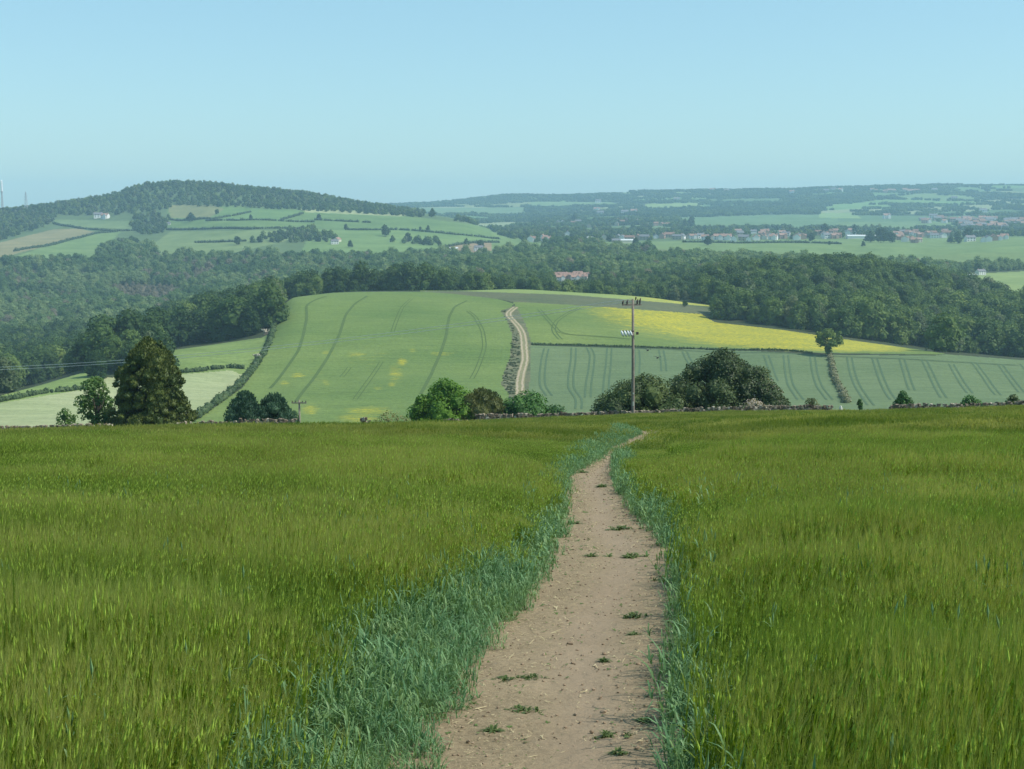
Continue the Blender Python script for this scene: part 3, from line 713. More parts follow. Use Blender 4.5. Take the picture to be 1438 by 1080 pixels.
def place(name, y0, y1, dens, meshes, seed, label, glau=False):
    X, Y, rng = sown(y0, y1, dens, seed, None)
    onp, mg, l, r = zones(X, Y, rng)
    if glau:
        k = mg
    else:
        k = ~onp & ~(mg & ((rng.uniform(0, 1, len(X)) < 0.95) | (np.minimum(l - X, X - r).clip(-9, 9) > -0.3) | ((l - X < .3) & (X - r < .3)))) & ~tracks_cut(X, Y)
    X, Y = X[k], Y[k]; l, r = l[k], r[k]; n = len(X)
    s = hscale(X, Y, rng)
    if glau:
        d = np.where(X < (l + r) / 2, l - X, X - r); w = np.where(X < (l + r) / 2, np.interp(Y, *ML), np.interp(Y, *MR))
        s = rng.uniform(0.7, 1.2, n) * (0.66 + 0.55 * np.clip(d / np.maximum(w, 0.1), 0, 1))
    else:
        dl = np.where(X < (l + r) / 2, l - np.interp(Y, *ML) - X, X - r - np.interp(Y, *MR))
        s = s * 0.9 * np.where(Y < 78, np.clip(np.interp(Y, [20, 34], [0.75, 0.5]) + dl * np.interp(Y, [20, 34, 60], [0.35, 0.10, .06]), 0.42, 1.0), 1.0) * np.interp(Y, [30, 60], [1, .82]) * np.where((Y > 33) & (Y < 64) & (X > r) & (X < r + 1.6), .5, 1)
    Z = z_fore(X, Y) - 0.02
    wave = np.stack([rng.normal(0, .06, n) + 0.04, rng.normal(0.03, .06, n), rng.uniform(0, 2*pi, n) if glau else rng.normal(0, 0.5, n) + 0 * X], 1)
    sc = np.stack([np.ones(n), np.ones(n), np.ones(n)], 1) * s[:, None]
    if not glau: sc[:, :2] = 1.0
    scatter(name, np.stack([X, Y, Z], 1), meshes, rng.integers(0, len(meshes), n), wave, sc, label)
place('barley', 3.0, 13.5, 44, BN, 1, 'standing green barley with pale bearded ears nearest the viewer')
place('barley', 12.5, 46, 13, BM, 2, 'green barley across the middle of the field')
place('barley', 44, 134, 3.4, BF, 3, 'olive green barley running to the wall')
place('crop_margin', 3.0, 13.5, 115, GN_, 4, 'blue green leafy growth edging the bare path close by', True)
place('crop_margin', 13, 80, 26, GM_, 5, 'blue green leafy growth edging the far end of the path', True)
def stray():
    X, Y, rng = sown(3.0, 22, 0.9, 6, None); onp, mg, l, r = zones(X, Y, rng)
    k = ~onp & ~mg; X, Y = X[k], Y[k]; n = len(X)
    scatter('wheat_stray', np.stack([X, Y, z_fore(X, Y) + 0.18], 1), [glau_tuft(200 + i, 3, 0.05, 0.5, 1.1, 1.0) for i in range(3)], rng.integers(0, 3, n), np.stack([rng.normal(0, .05, n), rng.normal(0, .05, n), rng.uniform(0, 6, n)], 1), rng.uniform(0.85, 1.15, n), 'blue grey wheat plants growing up through the barley')
stray()

# ------------------------------------------------------------------ litter on the path and weeds
M_clod = solid('clod', (0.20, 0.145, 0.095), (0.32, 0.24, 0.165), 9.0, 0.95, 0.1)
M_straw = solid('straw', (0.42, 0.34, 0.19), (0.56, 0.47, 0.29), 9.0, 0.8, 0.2)
def litter():
    rng = np.random.default_rng(12); kit = []
    for i in range(5):
        mb = MB(); mb.add(ICO1_V * rng.uniform(0.75, 1.2, (len(ICO1_V), 1)) * [1, .8, .55], T=ICO1_T); kit.append(mb.mesh('clod', [M_clod]))
    for i in range(3):
        mb = MB(); mb.box((0, 0, 0.12), (2.6 + i, 0.22, 0.10)); mb.box((0.9, 0.5, 0.1), (1.5, .3, .08), 0.7 + i); kit.append(mb.mesh('straw', [M_straw]))
    mb = MB(); mb.box((0, 0, .1), (2, .8, .1)); mb.box((.3, .8, .15), (1.6, .5, .1), 1.0); kit.append(mb.mesh('green_bit', [leaf_mat('leaf_bit', (.09, .16, .04), (.16, .22, .07))]))
    n = 26000; Y = 3.4 + 52 * rng.uniform(0, 1, n) ** 1.9; f = rng.uniform(-0.06, 1.06, n)
    dens = np.abs(f - 0.56) * 1.6 + 0.12 + 0.5 * (fbm(f * 3, Y, 1.0, 2) - 0.4); k = rng.uniform(0, 1, n) < dens
    Y, f = Y[k], f[k]; n = len(Y); X = pl(Y) + (pr(Y) - pl(Y)) * f
    rut = -0.02 * np.exp(-((f - 0.55) / 0.22) ** 2)
    s = rng.lognormal(-5.4, 0.5, n) * (1 + Y / 25); idx = rng.choice([0, 1, 2, 3, 4, 5, 6, 7, 8, 8, 5, 6, 7], n); idx = np.where((f < .4) & (rng.uniform(0, 1, n) < .5), rng.integers(5, 9, n), idx)
    scatter('path_litter', np.stack([X, Y, z_fore(X, Y) + 0.074 + rut], 1), kit, idx, np.stack([rng.normal(0, .2, n), rng.normal(0, .2, n), rng.uniform(0, 6, n)], 1), np.clip(s, 0.003, 0.04), 'crumbs of dry earth and bits of straw on the path', 'litter')
litter()
M_weed = leaf_mat('weed_leaf', (0.045, 0.080, 0.018), (0.13, 0.175, 0.05), 0.25, 0.2)
def weed_mesh(seed, n, rad, dark=False):
    rng = np.random.default_rng(seed); mb = MB()
    for i in range(n):
        a = rng.uniform(0, 2*pi); r = rad * min(.7, rng.exponential(.42)); b = np.array([r*cos(a), r*sin(a) * .8, -0.01])
        for k in range(6):
            blade(mb, rng, b, rng.uniform(0.008, 0.055), rng.uniform(0, 2*pi), rng.uniform(0.015, 0.08), rng.uniform(0.006, 0.024), 0, 3, rng.uniform(.8, 2.2), rng.uniform(0, 1))
    return mb.mesh('weed_clump', [M_weed])
WM = [weed_mesh(310, 14, 0.035), weed_mesh(301, 16, 0.13), weed_mesh(302, 9, 0.028), weed_mesh(303, 22, 0.18)]
WEEDS = [((883,790),3,1.9,'widest green weed patch on the right of the path, halfway along'),((848,940),2,1.0,'lone small blue green seedling in the middle of the bare path'),
 ((705,971),1,.9,'dark flattened weed left of the path centre near the viewer'),((745,968),1,.9,'fresh green weed tuft just right of the dark flattened one'),
 ((738,1018),1,1.0,'low weed patch on the lower left of the path'),((855,1052),3,.8,'leafy weed patch nearest the viewer, right of the path centre'),
 ((692,1045),0,1.2,'small weed tuft by the left margin nearest the viewer'),((895,878),1,1.1,'flat weed on the right half of the path below the widest patch'),
 ((830,790),0,1.8,'little weed left of the widest patch on the path'),((935,826),1,1.6,'weed hugging the right edge of the path'),
 ((868,1078),0,1.0,'weed cut by the bottom edge of the view on the path'),((655,1012),3,.8,'green runner spreading from the left margin over the path'),
 ((806,742),0,2.2,'weed on the left side of the far path'),((845,688),0,2.6,'weed where the path narrows'),((868,750),1,1.8,'dark weed in the upper right half of the path'),((818,668),0,3.0,'farthest weed, at the left bend of the path'),((905,1030),0,1.0,'weed tuft on the lower right of the path'),((890,905),0,1.0,'pale weed on the right half of the path')]
for (p, k, s, lb) in WEEDS:
    g = ground_at(p[0], p[1], 2.5, 120); o = link('weed_clump', WM[k], (g[0], g[1], g[2] + 0.065)); o.scale = (s, s, s); o.rotation_euler = (0, 0, p[0]); tag(o, lb, 'weed', 'weeds on the bare path')

# ------------------------------------------------------------------ dry stone walls
def stone_mat():
    m, t, o = nodes('wall_stone')
    a = attr(t, 'tint'); n = noise(t, 5.0, 5)
    c = ramp(t, a, [(0.0, (0.10, 0.08, 0.055)), (0.3, (0.21, 0.17, 0.125)), (0.65, (0.33, 0.275, 0.21)), (1.0, (0.55, 0.50, 0.41))])
    c = mix(t, 1.0, c, ramp(t, n, [(0.3, (0.65, 0.65, 0.62)), (0.7, (1.15, 1.15, 1.12))]), 'MULTIPLY')
    t.links.new(pbsdf(t, c, 0.95, 0.15, n, 0.6, 0.03), o.inputs[0]); return m
M_stone = stone_mat()
def wall(px0, px1, label, h0=1.0, Y0=138.0, ragged=0.25, seed=0, Y1=None, ln=0.24):
    rng = np.random.default_rng(seed); Y1 = Y1 or Y0
    xa = (px0 - 719) / 1972.0 * Y0; xb = (px1 - 719) / 1972.0 * Y1; n = max(2, int((xb - xa) / ln)); mb = MB()
    for row in range(5):
        for i in range(n + 1):
            if row == 4 and rng.uniform() < .12: continue
            f = (i + (row % 2) * 0.5) / n
            if f > 1: continue
            x = xa + (xb - xa) * f; y = Y0 + (Y1 - Y0) * f + 0.15 * sin(x * 0.5)
            h = h0 * (1 - ragged * 1.3 * float(fbm(np.array([x]), np.array([0.0]), 5, seed)[0] > 0.56) * float(fbm(np.array([x]), np.array([3.0]), 1.5, seed)[0]))
            z = float(gz(x, y)) + (row + 0.5) * h / 4.5
            z += rng.normal(0, .035) * (row > 2)
            mb.box((x, y + rng.normal(0, .03), z), (ln * rng.uniform(.7, 1.3), 0.42 - row * 0.03, h / 4.5 * rng.uniform(.7, 1.3)), rng.normal(0, .2), 0, 0.035, rng, rng.beta(1.5, 2.2))
    # a backing course that fills the heart of the wall
    k = max(2, n // 4)
    for i in range(k):
        f = (i + .5) / k; x = xa + (xb - xa) * f; y = Y0 + (Y1 - Y0) * f + 0.15 * sin(x * 0.5)
        mb.box((x, y, float(gz(x, y)) + h0 * 0.28), ((xb - xa) / k * 1.02, 0.22, h0 * 0.6), 0, tint=0.1)
    return tag(mb.build('stone_wall', [M_stone]), label, 'wall')
WY = 136.6
wall(-220, 152, 'low dry stone wall running in from the left edge to the conifer', .95, WY, .3, 1)
wall(246, 345, 'short tumbled length of wall between the conifer and the blue green shrubs', 1.25, WY, .4, 2)
wall(345, 412, 'bit of low wall in front of the blue green shrubs', 1.1, WY, .5, 21)
wall(505, 700, 'broken down length of wall under the bright green bush', 1.15, WY, .7, 3)
wall(701, 1172, 'long pinkish dry stone wall behind the tall pole and the big bushes', 1.06, WY, .15, 4)
wall(1254, 1700, 'brown dry stone wall at the right beyond the gap', 1.06, WY, .15, 5)
# pale grass margin at the wall foot
def wallgrass():
    rng = np.random.default_rng(44); n = 5200; X = rng.uniform(-60, 62, n); Y = rng.uniform(133.6, 138.5, n)
    def tuft(sd):
        r = np.random.default_rng(sd); mb = MB()
        for i in range(40): blade(mb, r, np.array([*r.normal(0, .22, 2), 0]), r.uniform(.2, .45), r.uniform(0, 2*pi), r.uniform(.02, .2), .03, 0, 2, .6, r.uniform())
        return mb.mesh('grass', [M_pale])
    scatter('rough_grass', np.stack([X, Y, gz(X, Y)], 1), [tuft(i) for i in range(4)], rng.integers(0, 4, n), np.stack([0*X, 0*X, rng.uniform(0, 6, n)], 1), rng.uniform(.5, 1.1, n) * (0.7 + 0.5 * fbm(X, Y, 4, 2)), 'pale rough grass along the foot of the wall', 'grass')
wallgrass()

# ------------------------------------------------------------------ the bushes and trees by the wall
M_bark = solid('bark', (0.10, 0.08, 0.06), (0.19, 0.16, 0.13), 6.0, 0.95, 0.1, 0.6, 0, True)
M_yew = leaf_mat('yew_leaf', (0.036, 0.066, 0.016), (0.150, 0.180, 0.042), 0.12, 0.1, None)
M_ash = leaf_mat('ash_leaf', (0.057, 0.127, 0.029), (0.149, 0.253, 0.057), 0.35, 0.1)
M_bright = leaf_mat('bright_leaf', (0.056, 0.144, 0.015), (0.200, 0.350, 0.044), 0.35, 0.1)
M_hol = leaf_mat('elder_leaf', (0.047, 0.074, 0.022), (0.162, 0.176, 0.061), 0.25, 0.1)
M_ivy = leaf_mat('hawthorn_leaf', (0.033, 0.091, 0.023), (0.098, 0.215, 0.046), 0.2, 0.1)
M_tea = leaf_mat('blue_shrub_leaf', (0.034, 0.081, 0.047), (0.115, 0.203, 0.115), 0.2, 0.1)
M_oak = leaf_mat('oak_leaf', (0.039, 0.070, 0.020), (0.133, 0.175, 0.049), 0.2, 0.1)
M_dark_oak = leaf_mat('thorn_leaf', (0.030, 0.057, 0.020), (0.108, 0.149, 0.051), 0.2, 0.1)
M_flower = leaf_mat('blossom', (0.36, 0.30, 0.25), (0.52, 0.46, 0.38), 0.3, 0.1)
def pos(px, Y, dz=0.0):
    u = (px - 719) / 1972.0; return (u * Y, Y, float(gz(u * Y, Y)) + dz)
def plant(name, px, Y, wpx, ytop, label, cat, mat, shape='bush', nl=26, nleaf=9000, ls=0.16, seed=0, r=(0.10, 0.2), z0=0.12, droop=0.0, core=0.74, depth=None, asp=1.5, trunk_r=None, extra=None, group=None, up=0.35):
    rng = np.random.default_rng(seed); p = pos(px, Y); W = wpx / 1972.0 * Y
    top = CZ + Y * float(tof(ytop)); H = top - p[2]
    root = empty(name, p); tag(root, label, cat, group)
    W *= 1.14
    L = dome_lobes(rng, W, H * (1 - z0), H * z0, nl, r[0] * W, r[1] * W, shape, depth)
    tb = MB(); trunk(tb, rng, H * 0.6, trunk_r or max(0.12, H * 0.035), L); tb.build('trunk', [M_bark], root, True)
    cb = MB(); crown(cb, rng, L, nleaf, ls, 0, core, up, asp, droop); mats = [mat]
    if extra: mats.append(extra[0]); crown(cb, rng, [L[i] for i in range(0, len(L), extra[2])], extra[1], ls * 0.8, 1, 0, up, asp)
    cb.build('crown', mats, root); return root
def yew():
    rng = np.random.default_rng(77); Y = 141.0; p = pos(209, Y); H = CZ + Y * float(tof(473)) - p[2]
    root = empty('conifer', p); tag(root, 'tall dense dark conifer, broad at the foot, in a gap of the left wall', 'tree')
    L = []
    prof_f = [0, .10, .22, .36, .50, .62, .74, .86, .95, 1.0]; prof_r = [3.5, 4.2, 3.9, 3.45, 3.25, 3.0, 2.4, 1.75, 1.1, 0.25]
    for k in range(230):
        f = rng.uniform(0, 1) ** 1.15; R = np.interp(f, prof_f, prof_r); a = rng.uniform(0, 2*pi); r = rng.uniform(0.32, 0.80) * (1 - 0.25 * f)
        q = max(0.0, R - r * 0.8) * rng.uniform(0.82, 1.06); sk = (0.25 if cos(a) > 0 else 0) * (f < .25)
        L.append((np.array([cos(a) * (q + sk) - 0.35 * f + 0.15, sin(a) * q, 0.25 + f * (H - 0.75)]), r))
    for k in range(26):
        f = rng.uniform(0.05, .85); R = np.interp(f, prof_f, prof_r) * 0.5; a = rng.uniform(0, 2*pi); L.append((np.array([cos(a)*R, sin(a)*R, 0.3 + f * (H - 1)]), 1.3))
    tb = MB(); trunk(tb, rng, H * .8, .35, L); tb.build('trunk', [M_bark], root, True)
    for k in range(40):
        f = rng.uniform(.02, .97); R = np.interp(f, prof_f, prof_r) * 1.03; a = rng.uniform(0, 2*pi); L.append((np.array([cos(a)*R - .2, sin(a)*R, 0.3 + f * (H - .5)]), rng.uniform(.2, .38)))
    cb = MB(); crown(cb, rng, L, 52000, 0.125, 0, 0.80, 0.1, 2.0, 0.8); cb.build('crown', [M_yew], root)
yew()
plant('young_ash', 130, 144, 56, 527, 'small airy light green tree leaning out on the left of the dark conifer', 'tree', M_ash, 'round', 20, 3300, .19, 3, (.12, .2), .16, core=.45)
plant('bush', 86, 139.5, 40, 572, 'small open bush behind the wall, left of the airy tree', 'bush', M_ash, 'bush', 12, 1200, .15, 4, (.12, .22), .1, core=.5)
plant('shrub', 341, 141, 66, 550, 'blue green upright shrub, left one of the pair right of the conifer', 'shrub', M_tea, 'bush', 24, 8000, .14, 5, (.13, .2), .05, asp=2.2, droop=.9)
plant('shrub', 382, 142, 66, 551, 'blue green upright shrub, right one of the pair, beside the short pole', 'shrub', M_tea, 'bush', 20, 7000, .14, 6, (.13, .22), .05, asp=2.2, droop=.9)
plant('bush', 626, 142, 108, 532, 'bright fresh green bush behind the broken wall', 'bush', M_bright, 'bush', 34, 9500, .17, 7, (.10, .17), .06)
plant('bush', 592, 141, 44, 553, 'low bright green bush at the left foot of the big bright bush', 'bush', M_bright, 'bush', 16, 3000, .16, 71, (.14, .2), .06)
plant('bush', 676, 141, 84, 544, 'dark brownish green bush right of the bright green one', 'bush', M_hol, 'bush', 26, 7500, .14, 8, (.11, .18), .05, asp=2.0, droop=.6)
plant('bush', 741, 142, 94, 549, 'low rounded dark green bush where the farm track comes down to the wall', 'bush', M_ivy, 'bush', 26, 8000, .16, 9, (.11, .17), .05)
plant('bush', 908, 143, 154, 526, 'wide olive green bush behind the tall pole', 'bush', M_oak, 'bush', 46, 17000, .16, 10, (.08, .14), .04)
plant('hawthorn_tree', 1018, 145, 172, 490, 'largest rounded dark tree right of the tall pole', 'tree', M_dark_oak, 'bush', 64, 30000, .17, 11, (.075, .13), .03)
plant('bush', 1076, 143, 72, 528, 'grey green bush with pale dusty flower heads at the right foot of the largest tree', 'bush', M_dark_oak, 'bush', 24, 6000, .15, 12, (.12, .2), .04, extra=(M_flower, 900, 1))
plant('bush', 1060, 139.5, 50, 560, 'pale dry flowering scrub against the wall under the largest tree', 'bush', M_flower, 'bush', 12, 1600, .12, 13, (.12, .2), .04, core=.3)
plant('bush', 1273, 139.6, 34, 548, 'small dark green bush standing up behind the right wall near its end', 'bush', M_ivy, 'bush', 14, 2600, .14, 14, (.14, .22), .1)
plant('bush', 1366, 139.4, 42, 555, 'low dark bush on top of the right wall, second from the gap', 'bush', M_ivy, 'bush', 12, 1800, .13, 15, (.12, .2), .1)
plant('bush', 1428, 139.4, 34, 555, 'low bush behind the right wall at the right edge of the view', 'bush', M_oak, 'bush', 12, 1500, .13, 16, (.12, .2), .1)
plant('bush', 1211, 141, 10, 556, 'tiny dark sapling standing in the gap between the walls', 'sapling', M_ivy, 'bush', 6, 500, .12, 17, (.2, .35), .1)
plant('bush', 1142, 139.6, 34, 556, 'thin reddish scrub over the wall just left of the gap', 'bush', M_hol, 'bush', 10, 900, .12, 18, (.12, .2), .1, core=.35)
plant('bush', 545, 140, 70, 577, 'thin tawny weeds over the broken wall left of the bright bush', 'weeds', M_pale, 'bush', 10, 900, .12, 19, (.1, .16), .1, core=.2)

# the pale pointed stone in the gap
def stone():
    p = pos(1186, 139); mb = MB(); rng = np.random.default_rng(3)
    h = 1.25; V = []
    for z, rr in ((-.2, .42), (.4, .36), (.8, .24), (h, .07)):
        for k in range(6): V.append([cos(k*pi/3+.3)*rr*rng.uniform(.85, 1.15) - z*.10, sin(k*pi/3+.3)*rr*.6, z])
    Q = [[r*6+k, r*6+(k+1)%6, r*6+6+(k+1)%6, r*6+6+k] for r in range(3) for k in range(6)]
    T = [[18, 18+k, 18+k+1] for k in range(1, 5)]
    mb.add(V, Q, T, tint=1.0); o = mb.build('standing_stone', [solid('white_stone', (.55, .54, .46), (.72, .70, .60), 3)], None, False, p)
    tag(o, 'whitish pointed stone standing at the wall end by the gap', 'stone')
stone()

# ------------------------------------------------------------------ poles and line
M_pole = solid('weathered_pole', (0.17, 0.145, 0.115), (0.28, 0.24, 0.195), 2.5, 0.9, 0.2, 0.3, 0, True)
M_porc = solid('white_insulator', (0.62, 0.66, 0.66), (0.75, 0.78, 0.78), 3, 0.3, 0.5, 0, 0, True)
M_iron = solid('dark_iron', (0.05, 0.04, 0.04), (0.10, 0.07, 0.06), 8, 0.7, 0.4, 0.1, 0.3, True)
M_plate = solid('pale_plate', (0.55, 0.58, 0.45), (0.66, 0.68, 0.55), 8, 0.5, 0.4, 0, 0, True)
def tall_pole():
    Y = 136.2; p = pos(890.5, Y); H = CZ + Y * float(tof(420)) - p[2]; root = empty('telegraph_pole', p)
    tag(root, 'tall weathered wooden pole in front of the wide olive bush, with white insulators partway up', 'pole')
    t = MB(); t.tube([(0, 0, -.5), (0, 0, 0), (-.06, 0, H*.5), (-.14, 0, H)], [.175, .17, .145, .11], 12); t.build('post', [M_pole], root, True)
    a = MB(); a.box((-.25, -.05, H - .55), (1.9, .16, .16), .25); b = a.build('crossarm', [M_pole], root)
    for x, z in ((-1.15, 0), (-.72, .05), (.28, .1), (.55, .2)):
        i = MB(); i.tube([(x, -.05 + x*.25, H - .48), (x, -.05 + x*.25, H - .36 + z), (x + .08, -.05 + x*.25, H - .1 + z)], [.05, .095, .04], 10); i.build('insulator', [M_iron], b, True)
    i = MB(); i.tube([(.12, 0, H - .1), (.16, 0, H + .14), (.16, 0, H + .22)], [.04, .08, .03], 8); i.build('insulator', [M_iron], root, True)
    z = H - 3.2
    c = MB(); c.box((-.65, -.18, z + .1), (1.3, .10, .10), -.1); cc = c.build('bracket', [M_iron], root)
    for x in (-1.15, -.85, -.55, -.3):
        i = MB(); i.tube([(x - .1, -.2, z + .15), (x - .03, -.22, z - .05), (x + .05, -.22, z - .25), (x + .1, -.22, z - .42)], [.06, .12, .11, .05], 10); i.build('insulator', [M_porc], cc, True)
    i = MB(); i.box((.32, -.05, z - .12), (.2, .2, .26), .2); i.build('switch_box', [M_iron], root)
    n = MB(); n.box((.0, -.166, 1.75), (.13, .02, .42)); n.build('number_plate', [M_plate], root)
    n = MB(); n.box((.0, -.16, 2.75), (.12, .02, .18)); n.build('warning_plate', [M_plate], root)
    return np.array([p[0] - .2, p[1], p[2] + H - .2])
PTOP = tall_pole()
def short_pole():
    Y = 186.0; u = (418 - 719) / 1972.0; ztop = CZ + Y * float(tof(562)); g = float(gz(u*Y, Y)); H = ztop - g
    root = empty('telegraph_pole', (u*Y, Y, g)); tag(root, 'short looking dark pole with a plain crossarm, right of the blue green shrubs', 'pole')
    t = MB(); t.tube([(0, 0, -.5), (0, 0, H)], [.17, .12], 10); t.build('post', [M_pole], root, True)
    a = MB(); a.box((0, -.16, H - .35), (2.0, .14, .16)); b = a.build('crossarm', [M_pole], root)
    for x in (-.9, -.45, .45, .9):
        i = MB(); i.tube([(x, -.16, H - .27), (x, -.16, H - .05)], [.05, .07], 8); i.build('insulator', [M_iron], b, True)
short_pole()
def line():
    far = np.array([-118.0, 232.0, 0]); far[2] = CZ + 232.0 * float(tof(520)); mb = MB()
    for off in (0.0, 0.9):
        pts = []
        for i in range(41):
            f = i / 40; q = PTOP * (1 - f) + (far + [0, off, 0]) * f + np.array([0, off * (f > 0), -5.0 * 4 * f * (1 - f) * 0.5 + off * .25]); pts.append(q)
        mb.tube(pts, [.022] * 41, 5)
    tag(mb.build('power_line', [solid('aluminium_wire', (.55, .57, .55), (.65, .67, .65), 1, .4, .5, 0, .3)]), 'pale sagging wires running left from the top of the tall pole', 'cable')
line()
def bird(px, py, Y, label):
    u, t = ray(px, py); root = MB(); rng = np.random.default_rng(int(px))
    root.tube([(-.20, 0, 0), (-.12, 0, .03), (0, 0, .04), (.12, 0, .04), (.18, 0, .06), (.24, 0, .05)], [.02, .05, .075, .06, .045, .01], 8)
    for s in (-1, 1): root.add([(.08, 0, .06), (-.08, 0, .06), (-.12, s*.22, .16), (.05, s*.24, .18), (-.16, s*.46, .10)], [[0, 1, 2, 3]], [[3, 2, 4]])
    root.add([(-.18, -.03, 0), (-.18, .03, 0), (-.32, .06, -.01), (-.32, -.06, -.01)], [[0, 1, 2, 3]])
    o = root.build('bird', [solid('crow_feather', (.015, .015, .018), (.03, .03, .035), 5, .6)], None, True, (u*Y, Y, CZ + t*Y)); o.rotation_euler = (0, 0, 1.1); tag(o, label, 'bird', 'dark birds by the pole')
bird(909.5, 492.5, 128, 'dark bird in the air right of the tall pole, the upper of two')
bird(923.5, 503, 128, 'dark bird in the air right of the tall pole, the lower of two')

# ------------------------------------------------------------------ hedges, track and wheel lines on the near hill
def gline(pts, y0, y1, step=None):
    """picture polyline -> ground polyline"""
    P = np.array([ground_at(x, y, y0, y1) for x, y in pts])
    if step:
        d = np.r_[0, np.cumsum(np.linalg.norm(np.diff(P[:, :2], axis=0), axis=1))]; n = max(2, int(d[-1] / step)); t = np.linspace(0, d[-1], n)
        k = np.ones(5) / 5
        X = np.interp(t, d, P[:, 0]); Y = np.interp(t, d, P[:, 1])
        if n > 12: X[2:-2] = np.convolve(X, k, 'valid'); Y[2:-2] = np.convolve(Y, k, 'valid')
        P = np.stack([X, Y, gz(X, Y)], 1)
    return P
def ribbon(mb, P, w, dz, m=0):
    d = np.gradient(P[:, :2], axis=0); d /= np.maximum(np.linalg.norm(d, axis=1), 1e-9)[:, None]; s = np.stack([-d[:, 1], d[:, 0]], 1) * w / 2
    L = P[:, :2] - s; R = P[:, :2] + s
    V = np.vstack([np.c_[L, gz(L[:, 0], L[:, 1]) + dz], np.c_[R, gz(R[:, 0], R[:, 1]) + dz]]); n = len(P)
    mb.add(V, [[i, i+n, i+n+1, i+1] for i in range(n-1)], m=m)
M_rut = solid('pale_rut', (0.32, 0.26, 0.17), (0.43, 0.36, 0.25), 0.6, .95, .1, 0)
M_trackg = solid('track_grass', (0.16, 0.17, 0.08), (0.26, 0.23, 0.13), 0.5, .95, .1, 0)
M_tram = solid('tramline', (0.075, 0.118, 0.038), (0.10, 0.148, 0.048), 0.3, .95, .1, 0)
M_tram2 = solid('tramline_wheat', (0.075, 0.125, 0.065), (0.10, 0.15, 0.08), 0.3, .95, .1, 0)
TRK = [(724,431.5),(721,434),(715,438),(713,442.5),(718,448),(724,454),(730,461),(734,469),(735.5,478),(736,487),(737,497),(737.5,506),(735,515),(732,524),(730,535),(730,546),(730,565),(730,585)]
def track():
    P = gline(TRK, 436, 905, 4.0); mb = MB(); ribbon(mb, P, 3.7, .06); struct(mb.build('farm_track', [M_trackg]), 'grassy strip of the farm track over the hill')
    d = np.gradient(P[:, :2], axis=0); d /= np.linalg.norm(d, axis=1)[:, None]; s = np.stack([-d[:, 1], d[:, 0], 0*d[:, 0]], 1); mb = MB()
    rr = np.random.default_rng(9)
    for k in (-1, 1): ribbon(mb, P + s * (1.0 * k) + s * rr.normal(0, .10, (len(P), 1)), .85, .12)
    struct(mb.build('wheel_rut', [M_rut]), 'two pale wheel ruts of the farm track')
track()
def tramlines(name, lines, gap, w, mat, label, y0=436, y1=905):
    mb = MB()
    for L in lines:
        P = gline(L, y0, y1, 4.0); d = np.gradient(P[:, :2], axis=0); d /= np.maximum(np.linalg.norm(d, axis=1), 1e-9)[:, None]; s = np.stack([-d[:, 1], d[:, 0], 0*d[:, 0]], 1)
        for k in ((-1, 1) if gap else (0,)): ribbon(mb, P + s * gap / 2 * k, w, .10)
    struct(mb.build(name, [mat]), label)
cr = lambda ox, oy, sc, L: [(ox + x / sc, oy + y / sc) for x, y in L]
S1 = 3.784
tramlines('wheel_line', [cr(340, 400, S1, L) for L in ([(445,62),(380,85),(340,110),(345,170),(325,270),(300,350),(230,450),(150,550)], [(665,60),(600,100),(550,160),(520,260),(470,360),(400,470),(330,560),(285,620)],
   [(1195,85),(1130,115),(1100,170),(1085,270),(1060,350),(1020,440),(950,580)])], 0, 1.4, M_tram, 'dark tractor lines across the main green field')
tramlines('faint_wheel_line', [cr(340, 400, S1, L) for L in ([(1200,140),(1240,170),(1280,250),(1290,330),(1260,420),(1220,500)], [(900,75),(850,120),(820,190),(800,250)], [(740,410),(700,470),(650,540),(600,610)], [(570,440),(530,490)])], 1.6, .45, M_tram, 'faint tractor lines in the main green field')
tramlines('wheel_line', [cr(700, 400, S1, L) for L in ([(430,125),(370,150),(310,190),(290,230),(300,260),(330,290)], [(215,130),(250,170),(290,215),(330,262),(420,270),(560,275),(700,290)])], 1.8, .6, M_tram, 'dark tractor lines in the rapeseed field')
BL = [[(255,340),(240,400),(232,480),(235,540),(270,590)], [(400,335),(398,400),(385,480),(385,550),(430,610),(425,660)], [(480,335),(500,370),(495,430),(480,520),(475,600)], [(590,335),(585,420),(575,500),(570,590)],
      [(735,345),(740,400),(735,470)], [(865,348),(875,400),(880,460)], [(990,355),(1010,400),(1060,460)]]
S2 = 3.804
BR = [[(60,452),(85,520),(110,590)], [(165,452),(175,530),(190,610),(245,690)], [(308,460),(320,540),(345,620),(400,690)], [(505,465),(520,540),(550,620),(620,720)], [(640,470),(670,560),(710,650),(740,690)], [(785,472),(810,550),(840,640)],
      [(905,478),(950,570),(1010,680)], [(1050,500),(1090,570),(1150,655)], [(1170,490),(1230,570),(1300,665)], [(1310,500),(1370,580),(1425,650)], [(1430,500),(1500,580)]]
tramlines('wheel_line', [cr(700, 400, S1, L) for L in BL] + [cr(1060, 380, S2, L) for L in BR], 2.1, .75, M_tram2, 'paired tractor lines in the blue green wheat')
tramlines('headland_line', [cr(700, 400, S1, [(200,318),(400,322),(700,335),(1000,348),(1300,360)]) + cr(1060, 380, S2, [(200,447),(450,458),(700,468),(1000,490),(1400,505)])], 2.0, .6, M_tram2, 'tractor line round the top edge of the wheat')

